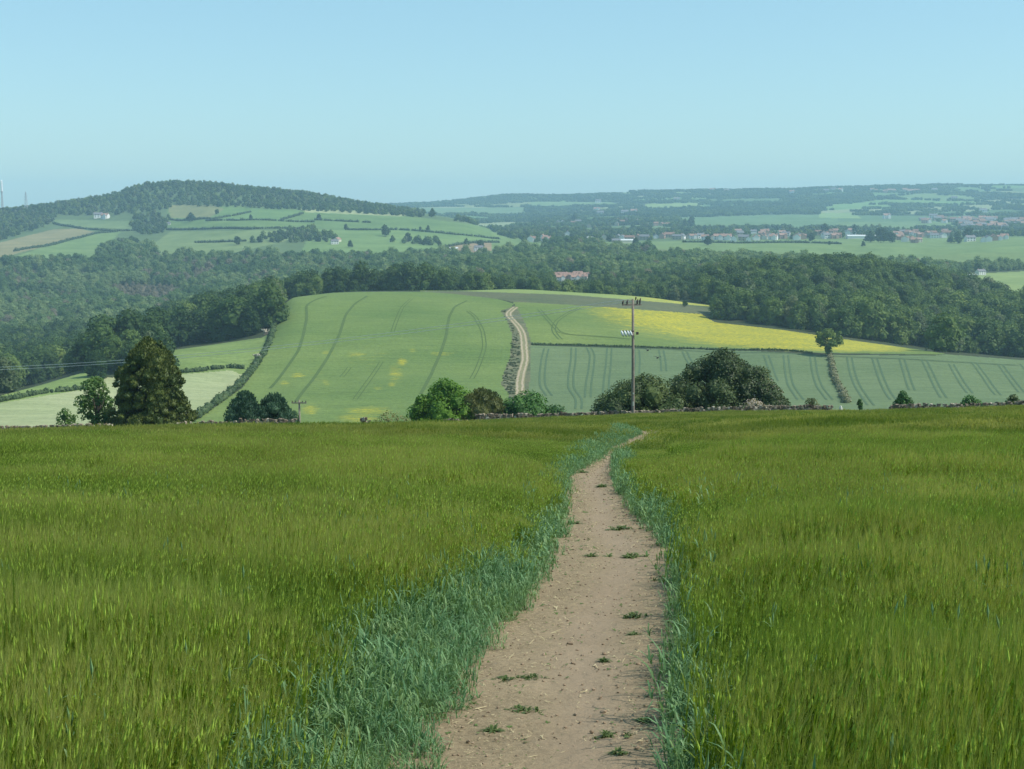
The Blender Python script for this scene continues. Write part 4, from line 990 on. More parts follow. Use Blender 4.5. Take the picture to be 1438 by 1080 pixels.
M_hedge = leaf_mat('hedge_leaf', (0.030, 0.058, 0.018), (0.10, 0.15, 0.045), 0.2, 0.1)
M_hedge_far = leaf_mat('far_hedge_leaf', (0.028, 0.055, 0.020), (0.055, 0.095, 0.035), 0.1, 0.1)
def hedge(pts, label, w=1.6, h=1.8, y0=436, y1=905, seed=0, ls=0.6, dens=3.0, mat=None, gaps=0.12, far=False):
    rng = np.random.default_rng(seed); P = gline(pts, y0, y1, w * 0.8); mb = MB(); L = []
    for p in P:
        if rng.uniform() < gaps: continue
        r = w * rng.uniform(.55, .95); L.append((np.array([p[0] + rng.normal(0, w*.12), p[1] + rng.normal(0, w*.12), p[2] + h * rng.uniform(.25, .6)]), r))
    o = P[0].copy(); L = [(c - o, r) for c, r in L]
    crown(mb, rng, L, int(len(L) * dens * 4), ls, 0, .8, .3, 1.3, hi=not far)
    return tag(mb.build('hedge', [mat or M_hedge], None, False, o), label, 'hedge')
hedge([(388,452),(384,462),(381,475),(374,492),(360,513),(345,533),(325,552),(300,570),(280,585),(270,592)], 'dark curving hedge between the pale hay field and the main green field', 2.0, 2.0, seed=1)
hedge([(250,524),(270,523),(300,519),(325,516.5),(340,518)], 'short hedge along the top of the pale hay field right of the conifer', 1.5, 1.6, seed=2)
hedge([(-60,573),(0,564.5),(30,559),(60,553),(105,548),(135,545)], 'hedge along the lower side of the small meadow at the left', 1.5, 1.7, seed=3)
hedge([(747,484.3),(800,485),(890,487.8),(980,490),(1060,491.8),(1140,496)], 'thin dark grassy bank between rapeseed and blue green wheat', .9, .5, seed=4, ls=.4, gaps=.05)
hedge([(1166,500),(1168,510),(1169,520),(1171,532),(1176,541),(1183,552),(1188,566)], 'overgrown hedge wandering down the blue green wheat below the lone tree', 1.9, 1.2, seed=5, mat=leaf_mat('tawny_hedge', (0.08, 0.10, 0.035), (0.28, 0.26, 0.14), .2, .1), gaps=.12)
# rough scrub on the verge
M_scrub = leaf_mat('scrub_leaf', (0.045, 0.075, 0.025), (0.12, 0.145, 0.06))
def verge_scrub():
    rng = np.random.default_rng(8); pts = []
    while len(pts) < 240:
        px = rng.uniform(700, 748); py = rng.uniform(434, 575)
        if inpoly(px, py, P_TRACKZ):
            tx = np.interp(py, [p[1] for p in TRK], [p[0] for p in TRK])
            if px < tx - 6 and rng.uniform() < .9: pts.append(ground_at(px, py, 436, 905))
    P = np.array(pts); kit = []
    for i in range(4):
        mb = MB(); r = np.random.default_rng(400 + i); crown(mb, r, dome_lobes(r, 2.2, 1.1, 0, 7, .4, .6, 'bush'), 130, .28, 0, .7); kit.append(mb.mesh('scrub', [M_scrub]))
    n = len(P); scatter('verge_scrub', P, kit, rng.integers(0, 4, n), np.stack([0*P[:, 0], 0*P[:, 0], rng.uniform(0, 6, n)], 1), np.stack([rng.uniform(.3, .9, n), rng.uniform(.3, .9, n), rng.uniform(.15, .35, n)], 1), 'rough scrub and long grass on the track verge', 'scrub')
verge_scrub()
def loose_stones():
    rng = np.random.default_rng(18); lbl = ['pale stone heap on the dark hedge, the upper one', 'pale stone heap on the dark hedge, the lower one']
    for (px, py), lb in zip([(373,470),(362,506)], lbl):
        p = ground_at(px, py, 436, 905); mb = MB()
        for k in range(14): mb.box((rng.normal(0, 1.0), rng.normal(0, .6), 1.5 + rng.uniform(0, 1.1)), (.9, .6, .6), rng.uniform(0, 3), 0, .1, rng, .95)
        mb.box((0, 0, .7), (2.2, 1.2, 1.6), 0, 0, .1, rng, .6)
        tag(mb.build('stone_heap', [M_stone], None, False, tuple(p)), lb, 'stones')
loose_stones()

# ------------------------------------------------------------------ woodland tree kit
WOODM = [leaf_mat('wood_leaf_%s' % n, a, b, 0.25, 0.6, rough=.6, spec=.15) for n, a, b in (
  ('deep', (0.020, 0.052, 0.015), (0.080, 0.135, 0.032)), ('mid', (0.036, 0.082, 0.020), (0.140, 0.205, 0.046)), ('light', (0.065, 0.118, 0.026), (0.200, 0.265, 0.062)), ('grey', (0.065, 0.10, 0.044), (0.175, 0.210, 0.095)))]
VALM = [leaf_mat('valley_leaf_%s' % n, a, b, 0.35, 0.7, rough=.7, spec=.1) for n, a, b in (  # woodland greens paled for distance: haze put into the leaf colour
  ('a', (0.065, 0.130, 0.045), (0.145, 0.225, 0.078)), ('b', (0.105, 0.175, 0.064), (0.205, 0.280, 0.104)), ('c', (0.145, 0.215, 0.085), (0.250, 0.320, 0.130)), ('d', (0.170, 0.165, 0.105), (0.265, 0.245, 0.170)))]
def wood_tree(seed, h, w, mat, nl=16, nleaf=900, ls=1.15, shape='round', z0=.12):
    rng = np.random.default_rng(seed); L = dome_lobes(rng, w, h * (1 - z0), h * z0, nl, w * .15, w * .26, shape); mb = MB()
    trunk(mb, rng, h * .6, h * .02, L, 1, 3, 5)
    crown(mb, rng, L, nleaf, ls, 0, .78, .35, 1.4, hi=False)
    return mb.mesh('woodland_tree', [mat, M_bark])
WT = [wood_tree(500 + i, 17 + (i % 3) * 1.5, 15 + (i % 3) * 2, WOODM[i % 4], 20, 1500, 1.0, shape='round', z0=.03) for i in range(8)]
VT = [wood_tree(550 + i, 16 + (i % 3) * 1.5, 17 + (i % 3) * 2, VALM[i % 4], 16, 800, 1.4, 'round', .0) for i in range(8)]
FT = [wood_tree(600 + i, 14, 14, WOODM[i % 4], 10, 170, 2.2, 'round', .0) for i in range(6)]
def grove(seed, mat):
    rng = np.random.default_rng(seed); mb = MB()
    for k in range(6):
        c = np.array([rng.uniform(-16, 16), rng.uniform(-16, 16), 4.5]); L = [(c + rng.normal(0, 2.5, 3) * [1, 1, .5], rng.uniform(3.5, 6)) for _ in range(3)]
        crown(mb, rng, L, 50, 3.5, 0, .85, .3, 1.2, hi=False)
    return mb.mesh('grove', [mat])
GR = [grove(650 + i, WOODM[i % 2]) for i in range(5)]

def jgrid(x0, x1, y0, y1, s, rng):
    gx, gy = np.meshgrid(np.arange(x0, x1, s), np.arange(y0, y1, s)); n = gx.size
    return gx.ravel() + rng.uniform(-.42, .42, n) * s, gy.ravel() + rng.uniform(-.42, .42, n) * s
def woods():
    rng = np.random.default_rng(21); X, Y = jgrid(-900, 900, 470, 1330, 10.8, rng)
    Z = gz(X, Y); px, py = proj(X, Y, Z); c = cof(X, Y)
    k = (c > -250) & (c < 1700)
    onfield = np.zeros(len(X), bool)
    for P in (P_MAIN, P_DARK, P_STRIP, P_RAPE, P_BLUE, P_TRACKZ, P_LSMALL, P_LUP, P_CREAM):
        # keep crowns clear of the field edge too
        for ox, oy in ((0, 0), (0, 3.5), (5, 1), (-5, 1)): onfield |= inpoly(px + ox, py + oy, P) & (Y < 935)
    left = (px < 640); right = px > 985
    crest = np.interp(px, [380, 410, 500, 640, 720, 800, 900, 1000], [870, 862, 868, 900, 985, 985, 985, 985])
    band = (px >= 385) & (px < 985) & (Y < crest)
    k &= ~onfield & ~band & (Y > 495)
    k &= ~((px < 395) & (py > 556) & (Y < 520))
    k &= ~(inpoly(px, py, VAL_POLYS[0][0]) & (Y > 1150)); k &= ~((np.abs(px - 801) < 27) & (py > 388) & (Y > 1150))
    # a hillside clearing of poor scrub on the left
    P, q = VAL_POLYS[1]
    k &= ~(inpoly(px, py, P) & (rng.uniform(0, 1, len(X)) < .7))
    X, Y, Z, px, py = X[k], Y[k], Z[k], px[k], py[k]
    s = rng.uniform(.55, 1.15, len(X)) * (0.8 + 0.4 * fbm(X, Y, 40, 11))
    s *= np.where((px > 640) & (px < 985), .72, 1.0)
    s = np.where((px > 1290) & (Y < 800), s * .8, s)
    # which crowns can be seen: walk each sight line from near to far and keep what stands clear of the crowns before it
    H = s * 17; o = np.argsort(Y); skyl = np.full(900, 1e9); vis = np.zeros(len(X))
    for q in o:
        a = int((px[q] + 400) / 2.6); 
        if not 0 <= a < 898: continue
        top = 540 - F * ((Y[q] * SP + (Z[q] + H[q] - CZ) * CP) / (Y[q] * CP - (Z[q] + H[q] - CZ) * SP)); b0 = max(0, a - 2); cur = skyl[b0:a + 3].mean()
        vis[q] = max(0, min(cur, py[q]) - top) * 1.0; skyl[b0:a + 3] = np.minimum(skyl[b0:a + 3], top + 1)
    infr = (px > -5) & (px < 1443)
    score = np.where(infr & (py < 600), vis * (1000.0 / Y), 0)
    near = np.argsort(-score)[:300]; isn = np.zeros(len(X), bool); isn[near] = True
    kinds = rng.integers(0, 8, len(X))
    tone = fbm(X, Y, 50, 4)
    kinds = np.where(tone < .47, kinds - kinds % 4 + np.minimum(kinds % 4, 1), kinds); kinds = np.where(tone > .6, 4 * (kinds // 4) + 1 + kinds % 2, kinds)
    kinds = np.where((px < 645) & (rng.uniform(0, 1, len(X)) < .75), 4 * (kinds // 4) + kinds % 2 * (tone > .5), kinds)
    proto = {}
    for q in near:
        kd = int(kinds[q])
        if kd not in proto: o1 = link('woodland_tree', WT[kd]); proto[kd] = o1
        else: o1 = proto[kd].copy(); COL.objects.link(o1)
        o1.location = (X[q], Y[q], Z[q] - .3); o1.rotation_euler = (0, 0, rng.uniform(0, 6.28)); v = s[q]; o1.scale = (v * rng.uniform(.9, 1.15), v * rng.uniform(.9, 1.15), v)
        if px[q] < 645: g, lb = 'trees of the dark wood on the left shoulder of the near hill', 'dark broadleaf tree crowded in the wood behind the left shoulder of the near hill'
        elif px[q] < 985: g, lb = 'trees behind the hill crest in the middle', 'dark tree in the low belt just behind the crest of the near hill'
        else: g, lb = 'trees of the wood on the right', 'green broadleaf tree crowded in the wood above the rapeseed on the right'
        tag(o1, lb, 'tree', g)
    r = ~isn; n = int(r.sum())
    scatter('woodland', np.stack([X[r], Y[r], Z[r] - .3], 1), WT, kinds[r], np.stack([np.zeros(n), np.zeros(n), rng.uniform(0, 6.28, n)], 1), s[r], 'mass of trees deeper in the woods', 'woodland')
woods()
WOOD_POLYS = [
 [(-400,345),(0,338),(40,326),(75,313),(78,303),(150,303),(200,299),(235,295),(245,289),(330,291),(450,297),(560,303),(594,306),(600,240),(-400,240)],
 [(186,303),(212,299),(238,304),(236,327),(205,331),(182,320)],
 [(130,372),(142,352),(160,343),(185,340),(208,346),(224,366),(228,372)],
 [(345,347),(355,338),(385,329),(415,325),(440,323),(468,332),(476,346)],
 [(550,353),(556,343),(575,340),(618,339),(612,347)],
 [(686,304),(720,304),(765,310),(770,341),(740,341),(700,330),(688,322)],
]
def valley():
    rng = np.random.default_rng(22); X, Y = jgrid(-1300, 1500, 1300, 2330, 11.5, rng); Z = gz(X, Y); px, py = proj(X, Y, Z); c = cof(X, Y)
    k = (c > -250) & (c < 1700)
    for P, q in VAL_POLYS[:1] + VAL_POLYS[2:]: k &= ~inpoly(px, py + 2, P) | ((px < 955) & (px > 640) & (fbm(X, Y, 60, 3) > .60))
    for P, q in HILL_POLYS: k &= ~(inpoly(px, py, P) & (Y > 2140) & ~inpoly(px, py, WOOD_POLYS[2]))
    k &= ~((px < 232) & (py < 371) & ~inpoly(px, py, WOOD_POLYS[2])) & ~((px >= 232) & (px < 690) & (py < 363))
    k &= inpoly(px, py, WOOD_POLYS[2]) | (Y < 2160) | (px < 640) & (py > 352) | (fbm(X, Y, 90, 3) > .5)
    # a small clearing with the red and white roofs
    k &= ~((np.abs(px - 801) < 30) & (py > 386) & (py < 412))
    k &= fbm(X, Y, 35, 9) > .24
    X, Y, Z = X[k], Y[k], Z[k]; n = len(X); kd = rng.choice([0, 1, 2, 4, 5, 6, 0, 4, 3], n); t = fbm(X, Y, 110, 5); kd = np.where(t > .6, 4 * (kd // 4) + 2, kd)
    kd = np.where(t < .4, 4 * (kd // 4), kd)
    px, py = px[k], py[k]; cl = inpoly(px, py, VAL_POLYS[1][0]) | (fbm(X, Y, 70, 14) > .68) & (px < 380) & (py > 380); kd = np.where(cl, 3 + 4 * (kd % 2), kd)
    scatter('valley_woodland', np.stack([X, Y, Z - .3], 1), VT, kd, np.stack([0*X, 0*X, rng.uniform(0, 6.28, n)], 1), rng.uniform(.45, 1.0, n) * (0.75 + .5 * fbm(X, Y, 60, 12)) * np.where(cl, .5, 1), 'woods filling the valley', 'woodland')
valley()
def hills():
    rng = np.random.default_rng(23); X, Y = jgrid(-2200, 2600, 2330, 3650, 15, rng); Z = gz(X, Y); px, py = proj(X, Y, Z); c = cof(X, Y)
    k = np.zeros(len(X), bool)
    for P in WOOD_POLYS: k |= inpoly(px, py, P)
    k &= ~((px < 600) & (px > -300) & (py < 300) & (rng.uniform(0, 1, len(X)) < .0))
    vil = (px > 760) & (Y > 2330); n1 = fbm(X, Y, 70, 7)
    infield = np.zeros(len(X), bool)
    for P, q in HILL_POLYS: infield |= inpoly(px, py, P)
    k |= (px > 640) & (px < 960) & (n1 > .44) & ~infield
    k |= (px >= 960) & (n1 > .50) & (Y > 2620) & ~inpoly(px, py, HILL_POLYS[-1][0])
    k &= (c > -250) & (c < 1700)
    k &= ~((px > 640) & np.array([any(abs(a - hx) < 6 and -1 < b - hy < 9 for hx, hy in VILLAGE_PX) for a, b in zip(px, py)]))
    X, Y, Z = X[k], Y[k], Z[k]; n = len(X)
    scatter('hill_woodland', np.stack([X, Y, Z - .3], 1), FT, rng.integers(0, 6, n), np.stack([0*X, 0*X, rng.uniform(0, 6.28, n)], 1), rng.uniform(.45, .95, n), 'woods crowning the far hill and filling round the village', 'woodland')
    # far ridge: woods in whole plots, trees along plot edges
    X, Y = jgrid(-2800, 4200, 3650, 7650, 36, rng); Z = gz(X, Y); px, py = proj(X, Y, Z); c = cof(X, Y)
    kk, ed = cellof(X, Y); k = (S_WOOD[kk] | (ed < 26) & (fbm(X, Y, 150, 3) > .4) | (fbm(X, Y, 260, 8) > .62)) & (c > 380) & (c < 1650)
    k |= (Y > 6500) & (Y < 7350) & (fbm(X, Y, 500, 2) > .42) & (c > 380) & (c < 1650)
    for P, q in FAR_POLYS: k &= ~inpoly(px, py, P)
    X, Y, Z = X[k], Y[k], Z[k]; n = len(X)
    scatter('ridge_woodland', np.stack([X, Y, Z - .5], 1), GR, rng.integers(0, 5, n), np.stack([0*X, 0*X, rng.uniform(0, 6.28, n)], 1), rng.uniform(.7, 1.1, n), 'small woods and tree lines over the far ridge', 'woodland')

# ------------------------------------------------------------------ houses
WALLM = {'white': solid('white_render', (.72, .70, .66), (.80, .79, .76), 2, .8, .2, 0), 'brick': solid('red_brick', (.42, .27, .21), (.52, .36, .29), 2, .9, .1, 0), 'stone': solid('buff_stone', (.36, .30, .22), (.46, .40, .31), 2, .9, .1, 0), 'cream': solid('cream_render', (.62, .56, .44), (.70, .64, .52), 2, .8, .2, 0)}
ROOFM = {'red': solid('red_tile', (.28, .17, .13), (.38, .25, .20), 2, .85, .2, 0), 'grey': solid('slate', (.13, .13, .14), (.20, .20, .21), 2, .6, .3, 0), 'brown': solid('brown_tile', (.20, .12, .09), (.28, .17, .13), 2, .85, .2, 0), 'pale': solid('sheet_roof', (.55, .56, .55), (.68, .69, .68), 2, .5, .4, 0)}
M_glass = solid('window_glass', (.03, .04, .05), (.06, .07, .08), 1, .15, .6, 0)
def house(wc, rc, L=11, D=7.5, h=5.2, rh=2.6, chim=1, gable=False, nw=3):
    root = empty('house', (0, 0, 0)); wm, rm = WALLM[wc], ROOFM[rc]
    m = MB(); m.box((0, 0, h/2 - .5), (L, D, h + 1)); x = L/2
    for s in (-1, 1): m.add([(s*x, -D/2, h), (s*x, D/2, h), (s*x, 0, h + rh)], T=[[0, 1, 2]])
    if gable: m.box((L*.2, -D/2 - 1.2, h/2 - .5), (4.4, 2.4, h + 1)); m.add([(L*.2-2.2, -D/2-2.4, h), (L*.2+2.2, -D/2-2.4, h), (L*.2, -D/2-2.4, h+1.9)], T=[[0, 1, 2]])
    m.build('wall', [wm], root)
    r = MB(); e = .45
    V = [(-x-e, -D/2-e, h-.15), (x+e, -D/2-e, h-.15), (x+e, 0, h+rh+.12), (-x-e, 0, h+rh+.12), (-x-e, D/2+e, h-.15), (x+e, D/2+e, h-.15)]
    V += [(a, b, c - .22) for a, b, c in V]
    r.add(V, [[0,1,2,3],[3,2,5,4],[7,6,9,8],[8,9,10,11],[0,6,7,1],[5,11,10,4],[1,7,8,2],[2,8,11,5],[3,9,6,0],[4,10,9,3]])
    if gable:
        gx = L*.2; r.add([(gx-2.6, -D/2-2.7, h-.2), (gx, -D/2-2.7, h+2.05), (gx, -.6, h+2.05), (gx-2.6, -.6, h-.2), (gx+2.6, -D/2-2.7, h-.2), (gx+2.6, -.6, h-.2)], [[0,1,2,3],[1,4,5,2]])
    ro = r.build('roof', [rm], root)
    for k in range(chim):
        c = MB(); c.box(((-1)**k * L*.36, 0, h + rh + .3), (.8, .6, 1.7)); c.build('chimney', [WALLM['brick']], ro)
    if nw:
        for zz in ((1.4, 3.9) if h > 4 else (1.3,)):
            for k in range(nw):
                wx = -L/2 + L*(k+.5)/nw
                if gable and abs(wx - L*.2) < 2.3: continue
                c = MB(); c.box((wx, -D/2 - .02, zz), (1.25, .08, 1.2)); c.build('window', [M_glass], root)
    return root
VILLAGE_PX = []
def village():
    rng = np.random.default_rng(31); P = {}
    def get(key, *a, **k):
        if key not in P: P[key] = [house(*a, **k), True]
        o, fresh = P[key]
        if fresh: P[key][1] = False; return o
        return copy_tree(o)
    KIT = {'wr': ('white', 'red', 11, 7.5, 5.2, 2.8, 1, True), 'wg': ('white', 'grey', 12, 7.5, 5.0, 2.6, 2), 'br': ('brick', 'red', 12, 8, 5.4, 3.0, 1, True), 'sb': ('stone', 'brown', 14, 8, 5.0, 2.8, 2), 'sg': ('stone', 'grey', 13, 7.5, 5.0, 2.5, 1), 'bb': ('brick', 'brown', 10, 8, 5.4, 2.8, 1), 'cr': ('cream', 'red', 12, 8, 4.8, 2.6, 1),
           'shed': ('cream', 'pale', 34, 14, 4.6, 2.0, 0, False, 0), 'long': ('white', 'pale', 46, 12, 4.0, 1.6, 0, False, 0), 'barn': ('stone', 'pale', 26, 14, 6, 3, 0, False, 0)}
    NM = {'wr': 'white house with red roof', 'wg': 'white house with slate roof', 'br': 'brick house with red roof', 'sb': 'buff house with brown roof', 'sg': 'buff house with slate roof', 'bb': 'brick house with brown roof', 'cr': 'cream house with red roof'}
    def put(key, px, py, y0, y1, rz, sc, label, group=None, cat='house', name='house'):
        g = ground_at(px, py, y0, y1); o = get(key, *KIT[key]); o.location = tuple(g); o.rotation_euler = (0, 0, rz); o.scale = (sc, sc, sc); o.name = name; tag(o, label, cat)
        if group: o['group'] = group
        elif 'group' in o: del o['group']
        VILLAGE_PX.append((px, py))
    row = [(951,336.5,'sg'),(958,336,'wg'),(967,335,'sb'),(973,335.5,'wr'),(984,335,'wg'),(990,337,'wr'),(1002,336.5,'cr'),(1008,337,'wr'),(1016,336,'br'),(1021,337.5,'wr'),(1030,339.5,'wg'),(1044,338,'sg'),(1051,339,'wg'),(1061,337.5,'wr'),(1068,335.5,'sb'),(1074,336.5,'cr'),(1081,335,'br'),(1086,337,'bb'),(1092,335,'wr'),(1099,335,'br'),(1104,332,'wg'),(1118,337,'bb'),(1122,335,'wr'),(1126,336,'br'),
           (1150,330,'sb'),(1157,333,'wr'),(1162,335,'wg'),(1172,335,'br'),(1177,334,'bb'),(1190,330,'wg'),(1197,330,'wr'),(1258,333,'wr'),(1263,337,'br'),(1270,339.5,'bb'),(1277,338,'br'),(1284,341,'br'),(1289,340,'cr'),(1275,329,'bb'),(1280,330,'br'),(1287,331,'br'),(1292,333,'br'),(1300,332,'sb'),(1306,334,'sg'),(1312,334.5,'wg'),(1318,333,'sb'),(1324,334,'wg'),(1330,331,'sb'),
           (1362,339,'wg'),(1381,340,'wr'),(1387,339.5,'wg'),(1395,338,'bb'),(1402,337.5,'wr'),(1410,336,'bb'),(868,336,'sg'),(874,337.5,'wg'),(884,338,'sb'),(895,337,'bb'),(905,337,'sg'),(921,335,'wg'),(930,335,'bb'),(940,334,'sb'),(865,342,'sg'),
           (762,338,'br'),(768,341,'wr'),(745,340,'bb'),(870,311,'br'),(874,314,'bb'),(879,312,'br'),(866,317,'sg'),(895,312,'wg'),(921,317,'bb'),(929,317,'br'),(937,318,'wr'),(769,315.5,'wg'),(783,315,'sg'),(790,314,'wg'),(805,315,'sb'),(812,314,'wg'),(827,320,'sg'),(797,332,'wg'),(848,336,'cr')]
    for px, py, k in row:
        if k in ('br', 'bb') and rng.uniform() < .45: k = 'wr'
        if px < 860: gl, gn = NM[k] + ' among trees left of the village row', 'houses among the trees left of the village'
        elif px < 1140: gl, gn = NM[k] + ' in the village row, middle stretch', 'houses of the middle stretch of the village'
        elif px < 1340: gl, gn = NM[k] + ' in the dense right hand part of the village', 'houses of the right part of the village'
        else: gl, gn = NM[k] + ' under trees at the right end of the village', 'houses at the right end of the village'
        if py < 325: gl, gn = NM[k] + ' in the farther hamlet above the village', 'houses of the farther hamlet'
        put(k, px, py, 2330, 4600, rng.choice([0, .2, -.25, 1.5, 1.3]) + rng.normal(0, .1), rng.uniform(1.1, 1.5), gl, gn)
    for k in range(52):
        px = rng.uniform(1350, 1440); py = rng.uniform(310, 322) ; kk = rng.choice(['wr', 'wg', 'br', 'bb', 'sg'])
        put(kk, px, py, 3400, 5200, rng.uniform(-.4, .4), rng.uniform(1.5, 2.1), NM[kk] + ' in the distant town at the right edge', 'houses of the distant town')
    for k in range(14):
        px = rng.uniform(1290, 1360); py = rng.uniform(309, 314); kk = rng.choice(['wr', 'sg', 'bb'])
        put(kk, px, py, 3400, 5600, rng.uniform(-.4, .4), rng.uniform(1.3, 1.9), NM[kk] + ' in the distant town at the right edge', 'houses of the distant town')
    for k in range(16):
        px = rng.uniform(1222, 1296); kk = rng.choice(['br', 'wr', 'cr'])
        put(kk, px, 269 + rng.normal(0, .8), 6200, 7000, rng.uniform(-.3, .3), 1.7, NM[kk] + ' in the pinkish row high on the far ridge', 'houses on the far ridge')
    for k, (px, py) in enumerate([(1112,272),(840,285),(950,282.5),(1000,269),(1020,270),(1170,268),(1180,269),(1312,269),(1380,299),(838,297),(843,302),(877,301),(1245,307),(1310,307),(1160,270),(890,300),(1340,281)]):
        put('wg' if k % 3 else 'wr', px, py, 4200, 7000, rng.uniform(-.3, .3), 2.0, 'pale lone farmhouse scattered on the far ridge', 'farmhouses scattered on the far ridge', 'farmhouse')
    for k in range(26):
        px = rng.choice([rng.uniform(1150, 1200), rng.uniform(1255, 1335), rng.uniform(1030, 1105)]); kk = rng.choice(['wr', 'wg', 'br', 'bb', 'sg', 'cr'])
        gl, gn = (NM[kk] + ' in the village row, middle stretch', 'houses of the middle stretch of the village') if px < 1140 else (NM[kk] + ' in the dense right hand part of the village', 'houses of the right part of the village')
        put(kk, px, rng.uniform(327, 332), 2400, 4600, rng.uniform(-.5, .5), rng.uniform(1.1, 1.5), gl, gn)
    put('long', 1210, 335, 2330, 4000, .05, 1.25, 'very long low pale building in the right part of the village', None, 'building', 'long_building')
    put('shed', 877, 341, 2330, 4000, .1, 1.0, 'cream sheds with a bright roof near the middle of the picture', None, 'shed', 'farm_shed')
    put('shed', 828, 347.5, 2330, 4000, -.1, .8, 'low pale shed below the trees left of the cream one', None, 'shed', 'farm_shed')
    put('barn', 828, 338, 2330, 4000, .2, .8, 'buff barn among trees left of the village row', None, 'barn', 'barn')
    put('barn', 1352, 313, 3400, 5200, .2, 1.4, 'big pale hall at the edge of the distant town', None, 'hall', 'hall')
    put('long', 1357, 388.5, 1500, 2300, .15, .55, 'grey white long shed beside the small field at the right', None, 'shed', 'farm_shed')
    put('wg', 1377, 386, 1500, 2300, .4, .9, 'white house beside the long shed near the small right field', None)
    put('wg', 138, 306, 2700, 3400, .3, 1.5, 'white farmhouse under the left hill wood, the left of two', None, 'farmhouse', 'farmhouse')
    put('wr', 148, 307, 2700, 3400, -.3, 1.4, 'white farmhouse under the left hill wood, the right of two', None, 'farmhouse', 'farmhouse')
    put('wg', 470, 346, 2300, 3200, .3, 1.0, 'white cottage with a red gable below the clump on the left hill', None, 'cottage', 'cottage')
    put('cr', 474, 345, 2330, 3200, 1.2, 1.0, 'brick cottage beside the white one below the clump', None, 'cottage', 'cottage')
    put('wg', 672, 358, 2200, 2900, .2, 1.1, 'white farmhouse beside the bare earth yard', None, 'farmhouse', 'farmhouse')
    put('barn', 636, 352, 2200, 2900, .1, .6, 'small barn by the bare earth yard', None, 'barn', 'barn')
    put('wg', 236, 316, 2500, 3200, .2, .8, 'tiny white cottage at the edge of the hillside wood', None, 'cottage', 'cottage')
    for k in range(13):
        px = 780 + k * 3.5; kk = ['wr', 'br', 'wr', 'cr'][k % 4]
        put(kk, px, 391.5 + (k % 3) * 1.6 - (1.5 if k % 2 else 0), 1350, 2100, .15 * (-1)**k, .8, NM[kk] + ' in the red and white terrace deep in the valley woods', 'terrace in the valley woods')
village()
hills()

# ------------------------------------------------------------------ single trees and hedges on the far hill
FTK = [wood_tree(700 + i, 15, 13, WOODM[0], 14, 700, 1.3, 'round' if i % 2 else 'bush', .1) for i in range(4)]
def lone(px, py, hpx, label, y0=2250, y1=3600, kd=0, wide=1.0, group='single trees on the far hill'):
    g = ground_at(px, py, y0, y1); Y = g[1]; s = hpx / F * Y / 15.0
    o = link('field_tree', FTK[kd % 4], (g[0], g[1], g[2] - .2)); o.scale = (s * wide, s * wide, s); o.rotation_euler = (0, 0, px); tag(o, label, 'tree', group)
for i, a in enumerate([
 (352,309,8,'round tree on the hedge just under the wood, far hill upper left'), (448,309,9,'small round tree left of centre in the upper green field of the far hill'), (268,311,13,'dark broad tree in the notch of the field left of the wide green slope'),
 (305,301,8,'tree at the wood edge where the top fields begin'), (486,322,8,'low flat tree above the middle hedge of the far hill'), (541,332,17,'tall tree standing on the middle hedge of the far hill'),
 (551,340,10,'paler tree just below right of the tall hedge tree'), (573,340,14,'dark round tree at the left end of the low clump'), (601,324,8,'round tree on the hedge toward the right of the far hill'), (590,323,5,'tiny bush beside the round hedge tree'),
 (607,305,13,'solitary tree on the skyline saddle right of the hill wood'), (333,344,13,'pointed dark tree above the valley at the left'), (492,347,10,'round tree right of the white cottage'), (617,346,9,'round tree at the right end of the low clump'),
 (655,344,10,'tree above the bare earth yard'), (675,349,13,'broad tree right of the bare earth yard'), (58,282,7,'flat topped tree alone on the left skyline'), (88,280,7,'rounded tree on the left skyline right of the flat topped one'),
 (10,289,7,'dark tree on the skyline beside the mast'), (805,362,14,'dark round tree alone in the rough field below the sheds'), (893,350,14,'broad dark tree in the field left below the village'), (1165,344,6,'small hedge tree below the village row, left'), (1212,346,8,'dark bush in the field under the long pale building'),
 (994,353,14,'clump like tree at the lower edge of the village field'), (962,320,13,'tall dark tree pair, right one, above the village'), (971,318,15,'narrow poplar like tree above the village'), (807,307,14,'tall square dark tree in the hamlet'), (1158,331,18,'big round tree rising behind the village row'), (1200,330,15,'second big tree rising behind the village row'),
 (1237,341,22,'largest dark tree mass splitting the right part of the village'), (1222,340,16,'tree at the left of the largest dark mass'), (1250,341,16,'tree at the right of the largest dark mass'), (1345,342,18,'big dark tree right of the dense houses'), (1360,338,20,'pale topped big tree at the right end of the village'), (1335,341,12,'dark tree left of the pale topped one'), (1140,339,13,'tree between the two brick clusters of the village')]):
    y1 = 3600 if a[0] < 700 else 4200
    lone(a[0], a[1], a[2], a[3], 2250 if a[0] < 960 else 2340, y1, i, 1.25 if 'mass' in a[3] or 'broad' in a[3] else 1.0)
def hedgef(pts, label, seed, w=4, h=2.6): hedge(pts, label, w, h, 2240, 3560, seed, 1.6, 2.4, M_hedge_far, .03, True)
hedgef([(235,323),(290,322),(350,322.5),(440,322)], 'long dark hedge across the middle of the far hill, left stretch', 30)
hedgef([(486,323),(560,323),(600,326),(640,330),(700,336)], 'long dark hedge across the middle of the far hill, right stretch', 31)
hedgef([(290,310.5),(335,310),(380,310),(440,312)], 'upper hedge of the far hill below the wood', 32)
hedgef([(395,309),(410,305),(425,300)], 'short slanting hedge high on the far hill', 33)
hedgef([(440,309),(480,311),(520,313)], 'faint upper hedge toward the middle of the far hill', 34)
hedgef([(20,357),(60,347),(100,337),(135,328),(165,326)], 'hedge between the tawny and green fields at the left', 35)
hedgef([(75,314),(110,321),(160,325),(190,324)], 'hedge along the top of the tawny field at the left', 36)
